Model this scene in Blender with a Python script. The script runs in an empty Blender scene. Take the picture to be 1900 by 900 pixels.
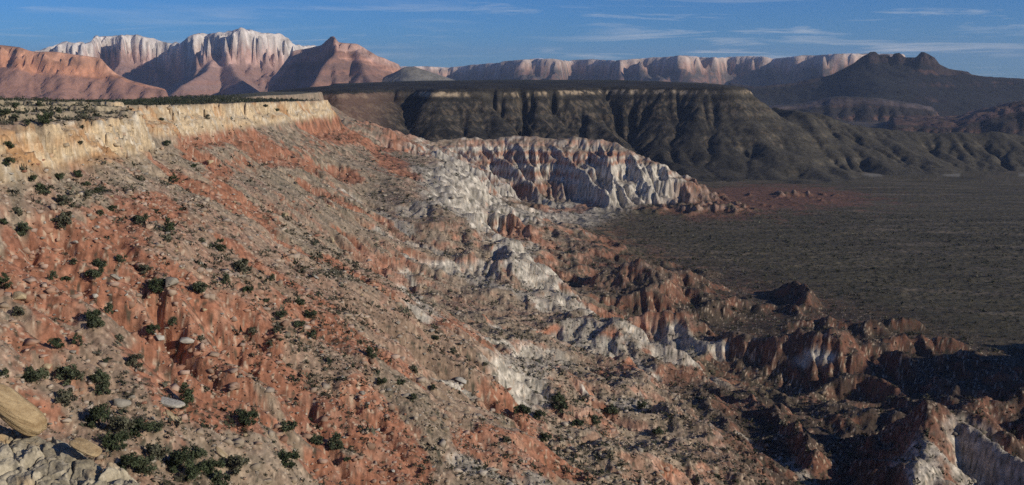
import bpy, math, random, time
import numpy as np
T0 = time.time()
random.seed(7)
R = math.radians
sc = bpy.context.scene
COL = sc.collection

# ------------------------------------------------------------------ camera, sky, sun, exposure
F = 1825.0                                   # focal length in pixels of the 1900 px wide photograph
HOR = 140.0                                  # row of the eye-level horizon
PITCH = math.atan((450 - HOR) / F)
cam_d = bpy.data.cameras.new("camera"); cam = bpy.data.objects.new("camera", cam_d); COL.objects.link(cam)
cam.location = (0, 0, 0); cam.rotation_euler = (math.pi / 2 - PITCH, 0, 0)
cam_d.sensor_width = 36; cam_d.lens = 36 * F / 1900; cam_d.clip_start = 0.1; cam_d.clip_end = 120000
sc.camera = cam

SUN_AZ = (0.90, -0.436)                      # horizontal direction towards the sun
SUN_EL = 21.0
w = bpy.data.worlds.new("World"); sc.world = w; w.use_nodes = True
nt = w.node_tree; nt.nodes.clear()
def N(nt, t, **k):
    n = nt.nodes.new(t)
    for a, b in k.items(): setattr(n, a, b)
    return n
L = lambda nt, a, b: nt.links.new(a, b)
sky = N(nt, 'ShaderNodeTexSky', sky_type='NISHITA', sun_disc=False)
sky.sun_elevation = R(SUN_EL); sky.sun_rotation = math.atan2(SUN_AZ[0], SUN_AZ[1]); sky.altitude = 1500
sky.air_density = 1.0; sky.dust_density = 0.05; sky.ozone_density = 4.0
tc = N(nt, 'ShaderNodeTexCoord')
# thin streaky cirrus: noise on a flat layer high above, seen in perspective
sep = N(nt, 'ShaderNodeSeparateXYZ'); L(nt, tc.outputs['Generated'], sep.inputs[0])
zz = N(nt, 'ShaderNodeMath', operation='ADD'); zz.inputs[1].default_value = 0.045; L(nt, sep.outputs[2], zz.inputs[0])
zm = N(nt, 'ShaderNodeMath', operation='MAXIMUM'); zm.inputs[1].default_value = 0.02; L(nt, zz.outputs[0], zm.inputs[0])
dx = N(nt, 'ShaderNodeMath', operation='DIVIDE'); L(nt, sep.outputs[0], dx.inputs[0]); L(nt, zm.outputs[0], dx.inputs[1])
dy = N(nt, 'ShaderNodeMath', operation='DIVIDE'); L(nt, sep.outputs[1], dy.inputs[0]); L(nt, zm.outputs[0], dy.inputs[1])
cmb = N(nt, 'ShaderNodeCombineXYZ'); L(nt, dx.outputs[0], cmb.inputs[0]); L(nt, dy.outputs[0], cmb.inputs[1])
mp = N(nt, 'ShaderNodeMapping'); mp.inputs['Rotation'].default_value = (0, 0, R(8)); mp.inputs['Scale'].default_value = (0.55, 0.62, 1); mp.inputs['Location'].default_value = (1.3, 4.1, 0)
L(nt, cmb.outputs[0], mp.inputs[0])
n1 = N(nt, 'ShaderNodeTexNoise'); n1.inputs['Scale'].default_value = 1.0; n1.inputs['Detail'].default_value = 7; n1.inputs['Roughness'].default_value = 0.62; n1.inputs['Distortion'].default_value = 0.6
L(nt, mp.outputs[0], n1.inputs['Vector'])
mp2 = N(nt, 'ShaderNodeMapping'); mp2.inputs['Scale'].default_value = (0.16, 0.2, 1); mp2.inputs['Location'].default_value = (0.8, 0.3, 0); L(nt, cmb.outputs[0], mp2.inputs[0])
n2 = N(nt, 'ShaderNodeTexNoise'); n2.inputs['Scale'].default_value = 1.0; n2.inputs['Detail'].default_value = 2; L(nt, mp2.outputs[0], n2.inputs['Vector'])
r1 = N(nt, 'ShaderNodeMapRange'); r1.inputs[1].default_value = 0.50; r1.inputs[2].default_value = 0.74; L(nt, n1.outputs[0], r1.inputs[0])
r2 = N(nt, 'ShaderNodeMapRange'); r2.inputs[1].default_value = 0.40; r2.inputs[2].default_value = 0.62; L(nt, n2.outputs[0], r2.inputs[0])
mu = N(nt, 'ShaderNodeMath', operation='MULTIPLY'); L(nt, r1.outputs[0], mu.inputs[0]); L(nt, r2.outputs[0], mu.inputs[1])
mu2 = N(nt, 'ShaderNodeMath', operation='MULTIPLY'); mu2.inputs[1].default_value = 1.0; L(nt, mu.outputs[0], mu2.inputs[0]); mu2.use_clamp = True
tint = N(nt, 'ShaderNodeMixRGB', blend_type='MULTIPLY'); tint.inputs[0].default_value = 1; tint.inputs[2].default_value = (0.30, 0.74, 1.36, 1); L(nt, sky.outputs[0], tint.inputs[1])
mx = N(nt, 'ShaderNodeMixRGB'); mx.inputs[2].default_value = (12.0, 12.0, 12.0, 1); L(nt, mu2.outputs[0], mx.inputs[0]); L(nt, tint.outputs[0], mx.inputs[1])
bg = N(nt, 'ShaderNodeBackground'); bg.inputs[1].default_value = 0.082; L(nt, mx.outputs[0], bg.inputs[0])
wo = N(nt, 'ShaderNodeOutputWorld'); L(nt, bg.outputs[0], wo.inputs[0])

sl = bpy.data.lights.new("sun", 'SUN'); sl.energy = 5.0; sl.angle = R(0.5); sl.color = (1.0, 0.90, 0.76)
so = bpy.data.objects.new("sun", sl); COL.objects.link(so)
from mathutils import Vector
_d = Vector((-SUN_AZ[0] * math.cos(R(SUN_EL)), -SUN_AZ[1] * math.cos(R(SUN_EL)), -math.sin(R(SUN_EL))))
so.rotation_euler = _d.to_track_quat('-Z', 'Y').to_euler()
sc.view_settings.view_transform = 'Standard'; sc.view_settings.look = 'None'
sc.view_settings.exposure = -0.34; sc.view_settings.gamma = 1
sc.cycles.max_bounces = 4; sc.cycles.diffuse_bounces = 2; sc.cycles.volume_bounces = 0
sc.cycles.use_adaptive_sampling = True; sc.cycles.adaptive_threshold = 0.02; sc.cycles.use_denoising = False

# ------------------------------------------------------------------ numpy tools
def at(px, py, Y):
    """A pixel of the photograph at horizontal distance Y -> world point."""
    u, v = (px - 950) / F, (450 - py) / F
    c, s = math.cos(PITCH), math.sin(PITCH)
    y, z = c + v * s, -s + v * c
    return (u / y * Y, Y, z / y * Y)
def azx(px, Y):                              # x at the horizon row
    return at(px, HOR, Y)[0]

def _hash(ix, iy, seed):
    h = (ix.astype(np.int64) * 374761393 + iy.astype(np.int64) * 668265263 + seed * 974711) & 0xffffffff
    h = ((h ^ (h >> 13)) * 1274126177) & 0xffffffff
    return ((h ^ (h >> 16)) & 0xffff).astype(np.float32) * np.float32(2 * math.pi / 65536)
def perlin(x, y, seed=0):
    x = np.asarray(x, np.float32); y = np.asarray(y, np.float32)
    x0 = np.floor(x); y0 = np.floor(y); fx = x - x0; fy = y - y0
    ix = x0.astype(np.int64); iy = y0.astype(np.int64)
    u = fx * fx * fx * (fx * (fx * 6 - 15) + 10); v = fy * fy * fy * (fy * (fy * 6 - 15) + 10)
    def g(dx, dy):
        a = _hash(ix + dx, iy + dy, seed)
        return np.cos(a) * (fx - dx) + np.sin(a) * (fy - dy)
    a = g(0, 0); b = g(1, 0); c = g(0, 1); d = g(1, 1)
    return (a + u * (b - a) + v * (c + u * (d - c) - (a + u * (b - a)))) * 1.5
def fbm(x, y, seed=0, oct=4, rough=0.5):
    t = 0; a = 1.0; n = 0
    for i in range(oct):
        t = t + a * perlin(x * 2.0**i, y * 2.0**i, seed + 31 * i); n += a; a *= rough
    return t / n
def ridged(x, y, seed=0, oct=3, rough=0.5):
    t = 0; a = 1.0; n = 0
    for i in range(oct):
        t = t + a * (1 - 2 * np.abs(perlin(x * 2.0**i, y * 2.0**i, seed + 17 * i))); n += a; a *= rough
    return t / n
def sstep(a, b, x):
    t = np.clip((x - a) / (b - a + 1e-12), 0, 1); return t * t * (3 - 2 * t)
def lerp(a, b, t): return a + (b - a) * t

def polydist(X, Y, pts):
    """Signed distance (right of the walking direction positive), arc position, of every point to a polyline."""
    best = np.full(X.shape, 1e18, np.float64); sg = np.zeros(X.shape); arc = np.zeros(X.shape); s0 = 0
    for (ax, ay), (bx, by) in zip(pts[:-1], pts[1:]):
        ex, ey = bx - ax, by - ay; l2 = ex * ex + ey * ey; l = math.sqrt(l2)
        t = np.clip(((X - ax) * ex + (Y - ay) * ey) / l2, 0, 1)
        qx, qy = X - (ax + t * ex), Y - (ay + t * ey)
        d2 = qx * qx + qy * qy
        cr = -(ex * qy - ey * qx) / l
        m = (d2 < best - 1e-4) | ((np.abs(d2 - best) <= 1e-4) & (np.abs(cr) > np.abs(sg)))
        best = np.where(m, d2, best); sg = np.where(m, cr, sg); arc = np.where(m, s0 + t * l, arc)
        s0 += l
    return np.sqrt(best) * np.where(sg >= 0, 1, -1), arc

def ridge_tent(X, Y, pts, slope, wob=0):
    """Surface of a ridge whose crest runs through 3-D points."""
    z = np.full(X.shape, -1e9)
    for (a, b) in zip(pts[:-1], pts[1:]):
        ex, ey = b[0] - a[0], b[1] - a[1]; l2 = ex * ex + ey * ey
        t = np.clip(((X - a[0]) * ex + (Y - a[1]) * ey) / l2, 0, 1)
        d = np.hypot(X - a[0] - t * ex, Y - a[1] - t * ey)
        z = np.maximum(z, a[2] + t * (b[2] - a[2]) - slope * d + wob)
    return z
def smax(a, b, k):
    h = np.clip(0.5 + 0.5 * (a - b) / k, 0, 1); return b + (a - b) * h + k * h * (1 - h)
def smin(a, b, k): return -smax(-a, -b, k)

NB = [(-1, 0, 1), (1, 0, 1), (0, -1, 1), (0, 1, 1), (-1, -1, 1.41421), (-1, 1, 1.41421), (1, -1, 1.41421), (1, 1, 1.41421)]
def erode(z, cell, Kfun, iters, m=0.5, dt=1.0, diff=0.02, base=-1e9, maxslope=1.6):
    """Stream-power erosion on a regular grid with flow accumulation; rows are y, columns x."""
    ny, nx = z.shape; n = ny * nx
    idx = np.arange(n).reshape(ny, nx)
    z = z.astype(np.float64).copy()
    area = None
    for it in range(iters):
        zp = np.pad(z, 1, mode='edge')
        best = np.zeros((ny, nx)); rc = idx.copy()
        ip = np.pad(idx, 1, mode='edge')
        for dj, di, ds in NB:
            zn = zp[1 + dj:1 + dj + ny, 1 + di:1 + di + nx]
            s = (z - zn) / (ds * cell)
            mk = s > best
            best = np.where(mk, s, best); rc = np.where(mk, ip[1 + dj:1 + dj + ny, 1 + di:1 + di + nx], rc)
        if it % 2 == 0 or area is None:
            r = rc.ravel().copy(); self_ = r == idx.ravel()
            r = np.append(r, n); r[:n][self_] = n
            A = np.ones(n + 1); A[n] = 0
            for k in range(11):
                A2 = A + np.bincount(r, weights=A, minlength=n + 1); A2[n] = 0
                A = A2; r = r[r]
            area = A[:n].reshape(ny, nx) * cell * cell
        K = Kfun(z)
        e = dt * K * area**m * best
        zr = z.ravel()[rc]
        e = np.minimum(e, 0.45 * (z - zr))
        z = np.maximum(z - e, np.minimum(z, base))
        lap = (zp[:-2, 1:-1] + zp[2:, 1:-1] + zp[1:-1, :-2] + zp[1:-1, 2:]) - 4 * zp[1:-1, 1:-1]
        z = z + diff * lap
    return z, area

def bil(G, fx, fy):
    ny, nx = G.shape
    fx = np.clip(fx, 0, nx - 1.001); fy = np.clip(fy, 0, ny - 1.001)
    i = fx.astype(np.int64); j = fy.astype(np.int64); u = fx - i; v = fy - j
    return (G[j, i] * (1 - u) + G[j, i + 1] * u) * (1 - v) + (G[j + 1, i] * (1 - u) + G[j + 1, i + 1] * u) * v

def grid_mesh(name, X, Y, Z, colr, mat, wrap=False):
    """X, Y, Z, colr are (rows, columns[, 3]) arrays -> one mesh object with a colour attribute of the ground's own colours."""
    nr, nc = X.shape
    me = bpy.data.meshes.new(name)
    v = np.stack([X, Y, Z], -1).reshape(-1, 3).astype(np.float32)
    j, i = np.meshgrid(np.arange(nr - 1), np.arange(nc if wrap else nc - 1), indexing='ij')
    i2 = (i + 1) % nc
    f = np.stack([j * nc + i, j * nc + i2, (j + 1) * nc + i2, (j + 1) * nc + i], -1).reshape(-1, 4).astype(np.int32)
    me.vertices.add(len(v)); me.vertices.foreach_set('co', v.ravel())
    me.loops.add(f.size); me.loops.foreach_set('vertex_index', f.ravel())
    me.polygons.add(len(f)); me.polygons.foreach_set('loop_start', np.arange(0, f.size, 4, dtype=np.int32))
    me.update(calc_edges=True)
    me.polygons.foreach_set('use_smooth', np.ones(len(f), bool))
    a = me.color_attributes.new('Col', 'FLOAT_COLOR', 'POINT')
    c4 = np.ones((len(v), 4), np.float32); c4[:, :3] = np.clip(colr.reshape(-1, 3), 0.004, 0.9); a.data.foreach_set('color', c4.ravel())
    me.materials.append(mat)
    o = bpy.data.objects.new(name, me); COL.objects.link(o)
    return o

def setting(o, label=None, kind='structure', cat=None):
    o['kind'] = kind
    if label: o['label'] = label
    if cat: o['category'] = cat
    return o

def rock_mat(name, fine, bump, rough=0.95, var=0.35):
    m = bpy.data.materials.new(name); m.use_nodes = True; nt = m.node_tree
    b = nt.nodes['Principled BSDF']; b.inputs['Roughness'].default_value = rough; b.inputs['Specular IOR Level'].default_value = 0.15
    at_ = N(nt, 'ShaderNodeVertexColor'); at_.layer_name = 'Col'
    ge = N(nt, 'ShaderNodeNewGeometry')
    no = N(nt, 'ShaderNodeTexNoise'); no.inputs['Scale'].default_value = fine; no.inputs['Detail'].default_value = 5; no.inputs['Roughness'].default_value = 0.7
    L(nt, ge.outputs['Position'], no.inputs['Vector'])
    mr = N(nt, 'ShaderNodeMapRange'); mr.inputs[1].default_value = 0.28; mr.inputs[2].default_value = 0.72; mr.inputs[3].default_value = 1 - var; mr.inputs[4].default_value = 1 + var
    L(nt, no.outputs[0], mr.inputs[0])
    mm = N(nt, 'ShaderNodeVectorMath', operation='SCALE'); L(nt, at_.outputs[0], mm.inputs[0]); L(nt, mr.outputs[0], mm.inputs['Scale'])
    L(nt, mm.outputs[0], b.inputs['Base Color'])
    bp = N(nt, 'ShaderNodeBump'); bp.inputs['Distance'].default_value = bump; bp.inputs['Strength'].default_value = 0.8
    L(nt, no.outputs[0], bp.inputs['Height']); L(nt, bp.outputs[0], b.inputs['Normal'])
    return m

def C(*c): return np.array(c, np.float32)
def mixc(A, B, t):
    t = np.asarray(t)[..., None]; return A * (1 - t) + B * t

FLOOR = -300.0
# ------------------------------------------------------------------ near ground: rim, slope, badlands, valley
RIM = [(1500, -900), (800, -330), (400, -270), (150, -120), (12, -14), (3, 2.6), (-4, 4), (-70, 22), (-190, 90), (-232, 190), (-222, 290), (-196, 370), (-205, 480), (-229, 600),
       (-238, 625), (-300, 690), (-350, 860), (-345, 1050), (-352, 1350), (-345, 1600), (-338, 1790), (-370, 1830), (-560, 2050), (-600, 2400), (-560, 2900), (-700, 3600)]
RIM_REV = RIM                                 # walking away from the camera the valley lies to the right
CX0, CX1, CY0, CY1, CELL = -620.0, 1460.0, -60.0, 3000.0, 3.0
gx = np.arange(CX0, CX1, CELL); gy = np.arange(CY0, CY1, CELL)
GX, GY = np.meshgrid(gx, gy)

def rim_signed(X, Y):
    wx = X + 9 * fbm(X / 60, Y / 60, 5, 3) + 3.5 * perlin(X / 14, Y / 14, 6)
    wy = Y + 9 * fbm(X / 60, Y / 60, 8, 3) + 3.5 * perlin(X / 14, Y / 14, 9)
    k = sstep(25, 90, np.hypot(X, Y))
    return polydist(lerp(X, wx, k), lerp(Y, wy, k), RIM_REV)

def rimz(X, Y):
    return np.interp(Y, [-500, 0, 60, 300, 450, 620, 1000, 1750, 2600, 3600], [-1.7, -1.7, -4, -8, -11, -16, -30, -44, -50, -46])

P_S = [0, 3, 7, 40, 90, 160, 240, 330, 430, 520, 640, 900, 2000]
P_Z = [0, -7, -22, -42, -74, -118, -160, -198, -232, -252, -268, -283, -290]
SPURS = [   # crest points (px, py, distance), side slope, fins: (side, spacing, length)
    ([(640, 222, 2080), (720, 246, 2250), (790, 265, 2420), (930, 258, 2500), (1075, 258, 2480), (1145, 272, 2450), (1192, 300, 2415)], 0.60, (-1, 30, 260)),
    ([(620, 318, 1640), (700, 335, 1600), (800, 372, 1560), (900, 405, 1530), (985, 428, 1500)], 0.66, (-1, 34, 75)),
    ([(660, 440, 1230), (740, 470, 1210), (860, 500, 1190), (960, 520, 1200), (1060, 560, 1170)], 0.60, (-1, 30, 60)),
    ([(860, 600, 1000), (960, 590, 1010), (1075, 588, 1040), (1160, 612, 1040), (1245, 596, 1040), (1330, 628, 1050)], 0.85, (-1, 27, 110)),
    ([(1180, 505, 1260), (1240, 515, 1280), (1310, 560, 1230)], 0.5, None),
    ([(1360, 640, 980), (1440, 660, 950), (1530, 655, 940), (1600, 700, 930)], 0.55, (-1, 24, 70)),
    ([(1330, 757, 760), (1400, 775, 700), (1470, 830, 620), (1500, 900, 560)], 0.85, (-1, 20, 50)),
    ([(1713, 800, 585), (1708, 860, 545), (1690, 960, 490)], 1.05, (-1, 17, 45)),
    ([(1500, 765, 860), (1560, 740, 880), (1640, 752, 870)], 0.6, (-1, 22, 60)),
    ([(1713, 800, 585), (1760, 812, 590), (1800, 804, 600), (1860, 822, 600), (1900, 812, 610), (2050, 800, 620)], 0.9, (-1, 15, 90)),
    ([(1500, 765, 880), (1600, 770, 860), (1680, 790, 830)], 0.5, (-1, 26, 60)),
]
rng = random.Random(11)
def fin_lines(P, side, spacing, length):
    """Short ribs running down one side of a crest."""
    out = []; acc = spacing * 0.5
    for a, b in zip(P[:-1], P[1:]):
        l = math.hypot(b[0] - a[0], b[1] - a[1]); ux, uy = (b[0] - a[0]) / l, (b[1] - a[1]) / l
        while acc < l:
            t = acc / l; x, y, z_ = a[0] + t * (b[0] - a[0]), a[1] + t * (b[1] - a[1]), a[2] + t * (b[2] - a[2])
            nx, ny = (uy, -ux) if side < 0 else (-uy, ux)
            nx += 0.45 + rng.uniform(-.3, .3); ny += rng.uniform(-.15, .15); q = math.hypot(nx, ny); nx /= q; ny /= q
            le = length * rng.uniform(.6, 1.25); dz = rng.uniform(.32, .5)
            k1 = rng.uniform(-.25, .25)
            p0 = (x, y, z_ - rng.uniform(1, 6)); p1 = (x + nx * le * .5, y + ny * le * .5, p0[2] - dz * .8 * le * .5)
            p2 = (p1[0] + (nx - ny * k1) * le * .5, p1[1] + (ny + nx * k1) * le * .5, p1[2] - dz * 1.15 * le * .5)
            out.append([p0, p1, p2]); acc += spacing * rng.uniform(.6, 1.4)
        acc -= l
    return out
def local_max_tent(z, pts, slope, reach, wob, k=3.0):
    """Raise the grid round one crest only (reach = how far from it the tent can matter)."""
    xs_ = [p[0] for p in pts]; ys_ = [p[1] for p in pts]
    i0 = max(0, int((min(xs_) - reach - CX0) / CELL)); i1 = min(z.shape[1], int((max(xs_) + reach - CX0) / CELL) + 1)
    j0 = max(0, int((min(ys_) - reach - CY0) / CELL)); j1 = min(z.shape[0], int((max(ys_) + reach - CY0) / CELL) + 1)
    if i1 <= i0 or j1 <= j0: return
    sl_ = (slice(j0, j1), slice(i0, i1))
    z[sl_] = smax(z[sl_], ridge_tent(GX[sl_], GY[sl_], pts, slope, wob[sl_]), k)

s, arc = rim_signed(GX, GY)
zr = rimz(GX, GY)
nearb = sstep(640, 560, GY) * sstep(100, 200, GY) * (GX < 0)
ledges = np.clip(s, -75, 0) / 75                         # sloping ledgy bench above the near cliff
bench = nearb * (1 + ledges) * 11
bench = np.round((bench + 1.5 * fbm(GX / 20, GY / 20, 14, 3)) / 3.2) * 3.2 * (nearb > 0.02)
inplat = zr - bench + 1.6 * fbm(GX / 70, GY / 70, 3, 4)
toe = np.interp(GY, [0, 400, 600, 900, 1200, 1500, 2300, 3000], [1.0, 1.12, 1.22, 1.14, 1.0, 0.92, 0.86, 0.9])
toe = 1 + (toe - 1) * sstep(120, 300, s)
BSY, BSX = [820, 930, 1010, 1100, 1250, 1500, 2200], [190, 190, 165, 120, 45, 0, 0]
sw = s - np.interp(GY, BSY, BSX) + 34 * fbm(GY / 120, GX / 300, 25, 3)
belt = sstep(760, 880, GY) * sstep(2150, 1900, GY)
step = belt * (22 * sstep(90, 200, sw) - 42 * sstep(215, 258, sw))
prof = np.interp(np.clip(s, 0, None) * toe, P_S, P_Z)
lobes = 20 * fbm(GX / 210, GY / 210, 21, 3) * sstep(30, 160, s)
slope_z = zr - nearb * 9 * sstep(60, 0, s) * 0.8 + prof + lobes + step
z = np.where(s < 0, inplat, slope_z)
wobg = 3 * fbm(GX / 30, GY / 30, 77, 3)
for pts, sl_, fins in SPURS:
    P = [at(*p) for p in pts]
    z = smax(z, ridge_tent(GX, GY, P, sl_, wobg), 8)
for pts, sl_, fins in SPURS:
    P = [at(*p) for p in pts]
    if fins:
        for q in fin_lines(P, *fins): local_max_tent(z, q, 1.45, 60, wobg, 1.5)
# ribs that stick out of the lower slope
zt_ = z.copy()
def gz(x, y): return float(bil(zt_, np.array([(x - CX0) / CELL]), np.array([(y - CY0) / CELL]))[0])
yy_ = 800.0
while yy_ < 2050:                              # the belt of white fins along the step of the slope
    a_ = np.array([yy_]); off = 34 * float(fbm(a_ / 120, np.array([-330 + 225.]) / 300, 25, 3)[0])
    x = -340 + 216 + np.interp(yy_, BSY, BSX) - off + rng.uniform(-8, 6) + (60 if yy_ < 1000 else 0) * (1000 - yy_) / 200; y = yy_
    le = rng.uniform(60, 105); ky = rng.uniform(-.75, -.3); zz_ = gz(x, y) + 1.5
    p0 = (x, y, zz_); p1 = (x + le * .5, y + le * .5 * ky, zz_ - .36 * le * .5 - 1); p2 = (x + le, y + le * ky, zz_ - .62 * le - 2); local_max_tent(z, [p0, (x + le * .3, y - le * .1, zz_ - .05 * le)], 1.3, 30, wobg, 1.5); p3 = (x + le * 1.35, y + le * 1.35 * ky, zz_ - 1.05 * le)
    local_max_tent(z, [p0, p1, p2, p3], rng.uniform(1.4, 1.8), 40, wobg, 1.0)
    yy_ += rng.uniform(19, 33)
yy_ = 380.0
while yy_ < 1900:
    s0 = rng.uniform(290, 380) + np.interp(yy_, BSY, BSX); x = -330 + s0 + (60 if yy_ < 640 else 0); y = yy_
    le = rng.uniform(60, 120); kx, ky = 1.0, rng.uniform(-.55, -.05)
    zz_ = gz(x, y) + 3
    p0 = (x, y, zz_); p1 = (x + le * kx, y + le * ky, zz_ - .33 * le); p2 = (p1[0] + 45, p1[1] + 45 * ky, p1[2] - 26)
    local_max_tent(z, [p0, p1, p2], rng.uniform(.5, .7), 50, wobg)
    for q in fin_lines([p0, p1, p2], -1, 22, 38): local_max_tent(z, q, 1.1, 30, wobg)
    for q in fin_lines([p0, p1, p2], 1, 24, 34): local_max_tent(z, q, 1.1, 30, wobg)
    yy_ += rng.uniform(45, 95)
# badland knolls in the valley edge
bnd = np.interp(GY, [0, 700, 1100, 1400, 1600, 1800, 2200], [900, 800, 560, 400, 240, 120, 60])
bmask = sstep(150, 330, s) * sstep(bnd + 70, bnd - 70, GX) * sstep(1850, 1600, GY)
kn = np.clip(ridged(GX / 120, GY / 120, 41, 4, 0.55), -0.3, 1)
z = z + bmask * (10 + 4 * sstep(200, 400, GX) + (20 + 26 * sstep(260, 430, GX)) * np.clip(ridged(GX / 95, GY / 95, 41, 4, 0.55), -0.3, 1))
bm2 = sstep(100, 260, s) * sstep(360, 180, GX) * sstep(1500, 1700, GY) * sstep(2700, 2400, GY)
z = z + bm2 * (3 + 13 * np.clip(ridged(GX / 60, GY / 60, 43, 4), -0.2, 1))
rmask = np.exp(-(((GX - 690) / 230)**2 + ((GY - 2480) / 260)**2)) + 0.8 * np.exp(-(((GX - 430) / 160)**2 + ((GY - 2250) / 240)**2))
z = z + np.clip(rmask * 1.3, 0, 1) * (8 + 40 * np.clip(ridged(GX / 75, GY / 75, 45, 4), -0.3, 1))
floor = FLOOR + 2.2 * ridged(GX / 170, GY / 30, 54, 2) * sstep(3000, 2500, GY) + 2.0 * fbm(GX / 200, GY / 200, 51, 4) + 0.5 * fbm(GX / 25, GY / 25, 52, 3)
z = smax(z, floor, 8)
shade_spur = ridge_tent(GX, GY, [(1120, 380, -5), (960, 540, -12), (890, 640, -40), (880, 770, -88), (870, 890, -150), (850, 1000, -215)], 0.85, 34 * fbm(GX / 70, GY / 70, 78, 4))  # unseen spur added beyond the right edge to throw shade over the lower right
z = smax(z, shade_spur, 6)
z0 = z.copy()
def grid_hit(px, py):
    u, v = (px - 950) / F, (450 - py) / F
    c, s_ = math.cos(PITCH), math.sin(PITCH); d = (u, c + v * s_, -s_ + v * c)
    T = np.geomspace(90, 3400, 1500); xx = d[0] * T; yy2 = d[1] * T; zz2 = d[2] * T
    h = bil(z0, (xx - CX0) / CELL, (yy2 - CY0) / CELL)
    k = np.nonzero((h >= zz2) & (xx > CX0) & (xx < CX1) & (yy2 > CY0))[0]
    k = k[0] if len(k) else -1
    return xx[k], yy2[k]
def stains(X, Y, caps, soft=0.6):
    """Irregular patches of another rock along lines on the ground: (px, py) - (px, py), half width in metres."""
    out = np.zeros(X.shape)
    wx = X + 14 * fbm(X / 30, Y / 30, 131, 4, .6); wy = Y + 14 * fbm(X / 30, Y / 30, 132, 4, .6)
    for (p, q, r) in caps:
        r = r * 1.15
        a, b = grid_hit(*p), grid_hit(*q)
        ex, ey = b[0] - a[0], b[1] - a[1]; l2 = ex * ex + ey * ey + 1e-6
        t = np.clip(((wx - a[0]) * ex + (wy - a[1]) * ey) / l2, 0, 1)
        d = np.hypot(wx - a[0] - t * ex, wy - a[1] - t * ey)
        out = np.maximum(out, sstep(r * (1 + soft), r * (1 - soft), d))
    return out
REDS = [((20, 500), (170, 425), 10), ((170, 425), (310, 370), 9), ((290, 300), (400, 360), 11), ((400, 360), (570, 470), 9), ((380, 290), (470, 400), 16),
        ((330, 250), (480, 250), 14), ((420, 450), (600, 560), 9), ((360, 570), (400, 760), 12), ((400, 690), (440, 770), 10), ((480, 640), (560, 720), 11),
        ((560, 740), (720, 810), 11), ((180, 540), (260, 590), 6), ((260, 640), (330, 700), 5), ((600, 590), (720, 660), 12), ((540, 215), (770, 255), 45),
        ((470, 280), (640, 320), 20), ((560, 340), (700, 400), 12), ((1050, 540), (1180, 590), 18), ((930, 420), (1010, 450), 22), ((700, 280), (760, 330), 22),
        ((600, 860), (700, 890), 8), ((920, 830), (1050, 850), 10), ((690, 760), (740, 860), 9), ((40, 620), (120, 600), 5), ((1130, 690), (1300, 680), 10),
        ((60, 540), (240, 470), 6), ((620, 480), (800, 590), 9), ((300, 480), (360, 540), 5), ((640, 430), (760, 520), 7), ((1000, 480), (1060, 520), 14), ((830, 590), (900, 620), 8), ((1000, 380), (1100, 380), 25)]
WHITES = [((780, 480), (900, 500), 12), ((850, 500), (1000, 560), 14), ((940, 600), (1090, 600), 15), ((950, 690), (1010, 650), 14), ((840, 700), (865, 712), 6),
          ((1100, 720), (1200, 740), 8), ((1190, 605), (1290, 640), 16), ((1250, 600), (1330, 640), 10), ((760, 390), (960, 440), 16), ((640, 350), (760, 420), 8),
          ((1715, 810), (1720, 890), 12), ((1790, 820), (1890, 850), 10), ((930, 830), (980, 830), 6), ((1380, 800), (1500, 880), 7), ((1130, 640), (1230, 700), 8),
          ((800, 290), (1200, 330), 60), ((830, 330), (1130, 360), 60), ((860, 370), (1080, 380), 30), ((1480, 665), (1540, 655), 5), ((1720, 815), (1900, 890), 9), ((900, 620), (1020, 650), 12), ((1060, 600), (1200, 680), 12), ((700, 420), (830, 470), 8), ((750, 500), (790, 580), 8), ((990, 440), (930, 470), 8), ((880, 860), (1000, 890), 6)]
redg = stains(GX, GY, REDS)
whg = stains(GX, GY, WHITES)
beltm = belt * sstep(195, 215, sw) * sstep(310, 275, sw)
kvar = (0.45 + 0.55 * sstep(500, 900, GY)) * 0.35 + 0.5 * sstep(-0.25, 0.35, fbm(GX / 130, GY / 130, 60, 3)) + 0.3 * redg * sstep(300, 900, GY) + 0.5 * whg
kvar = kvar * (1 - .8 * beltm)
kvar = kvar * (1 - .4 * bmask * sstep(180, 340, GX))
lowk = 0.35 + 0.65 * sstep(-95, -165, z - zr)
def Kn(zz):
    below = sstep(0, 6, (zr - 25) - zz)
    st = 0.85 + 0.3 * np.sin((zz + 6 * np.sin(GX / 150.) + 4 * np.sin(GY / 130.)) / 5.6)
    return (0.004 + 0.085 * below * st) * np.maximum(lowk, redg) * kvar
zn = z + 2.0 * fbm(GX / 11, GY / 11, 61, 3) * sstep(-3, 8, s)
ze, area = erode(zn, CELL, Kn, 36, m=0.42, diff=0.006, base=FLOOR)
print('erosion', time.time() - T0)
inc = z0 - ze
# downslope structure for talus streaks: gradient of the smooth form
def gradmag(Z, c):
    gy_, gx_ = np.gradient(Z, c); return np.hypot(gx_, gy_)
sm = z0

def near_height(X, Y):
    fx = (X - CX0) / CELL; fy = (Y - CY0) / CELL
    return bil(ze, fx, fy)

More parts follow.
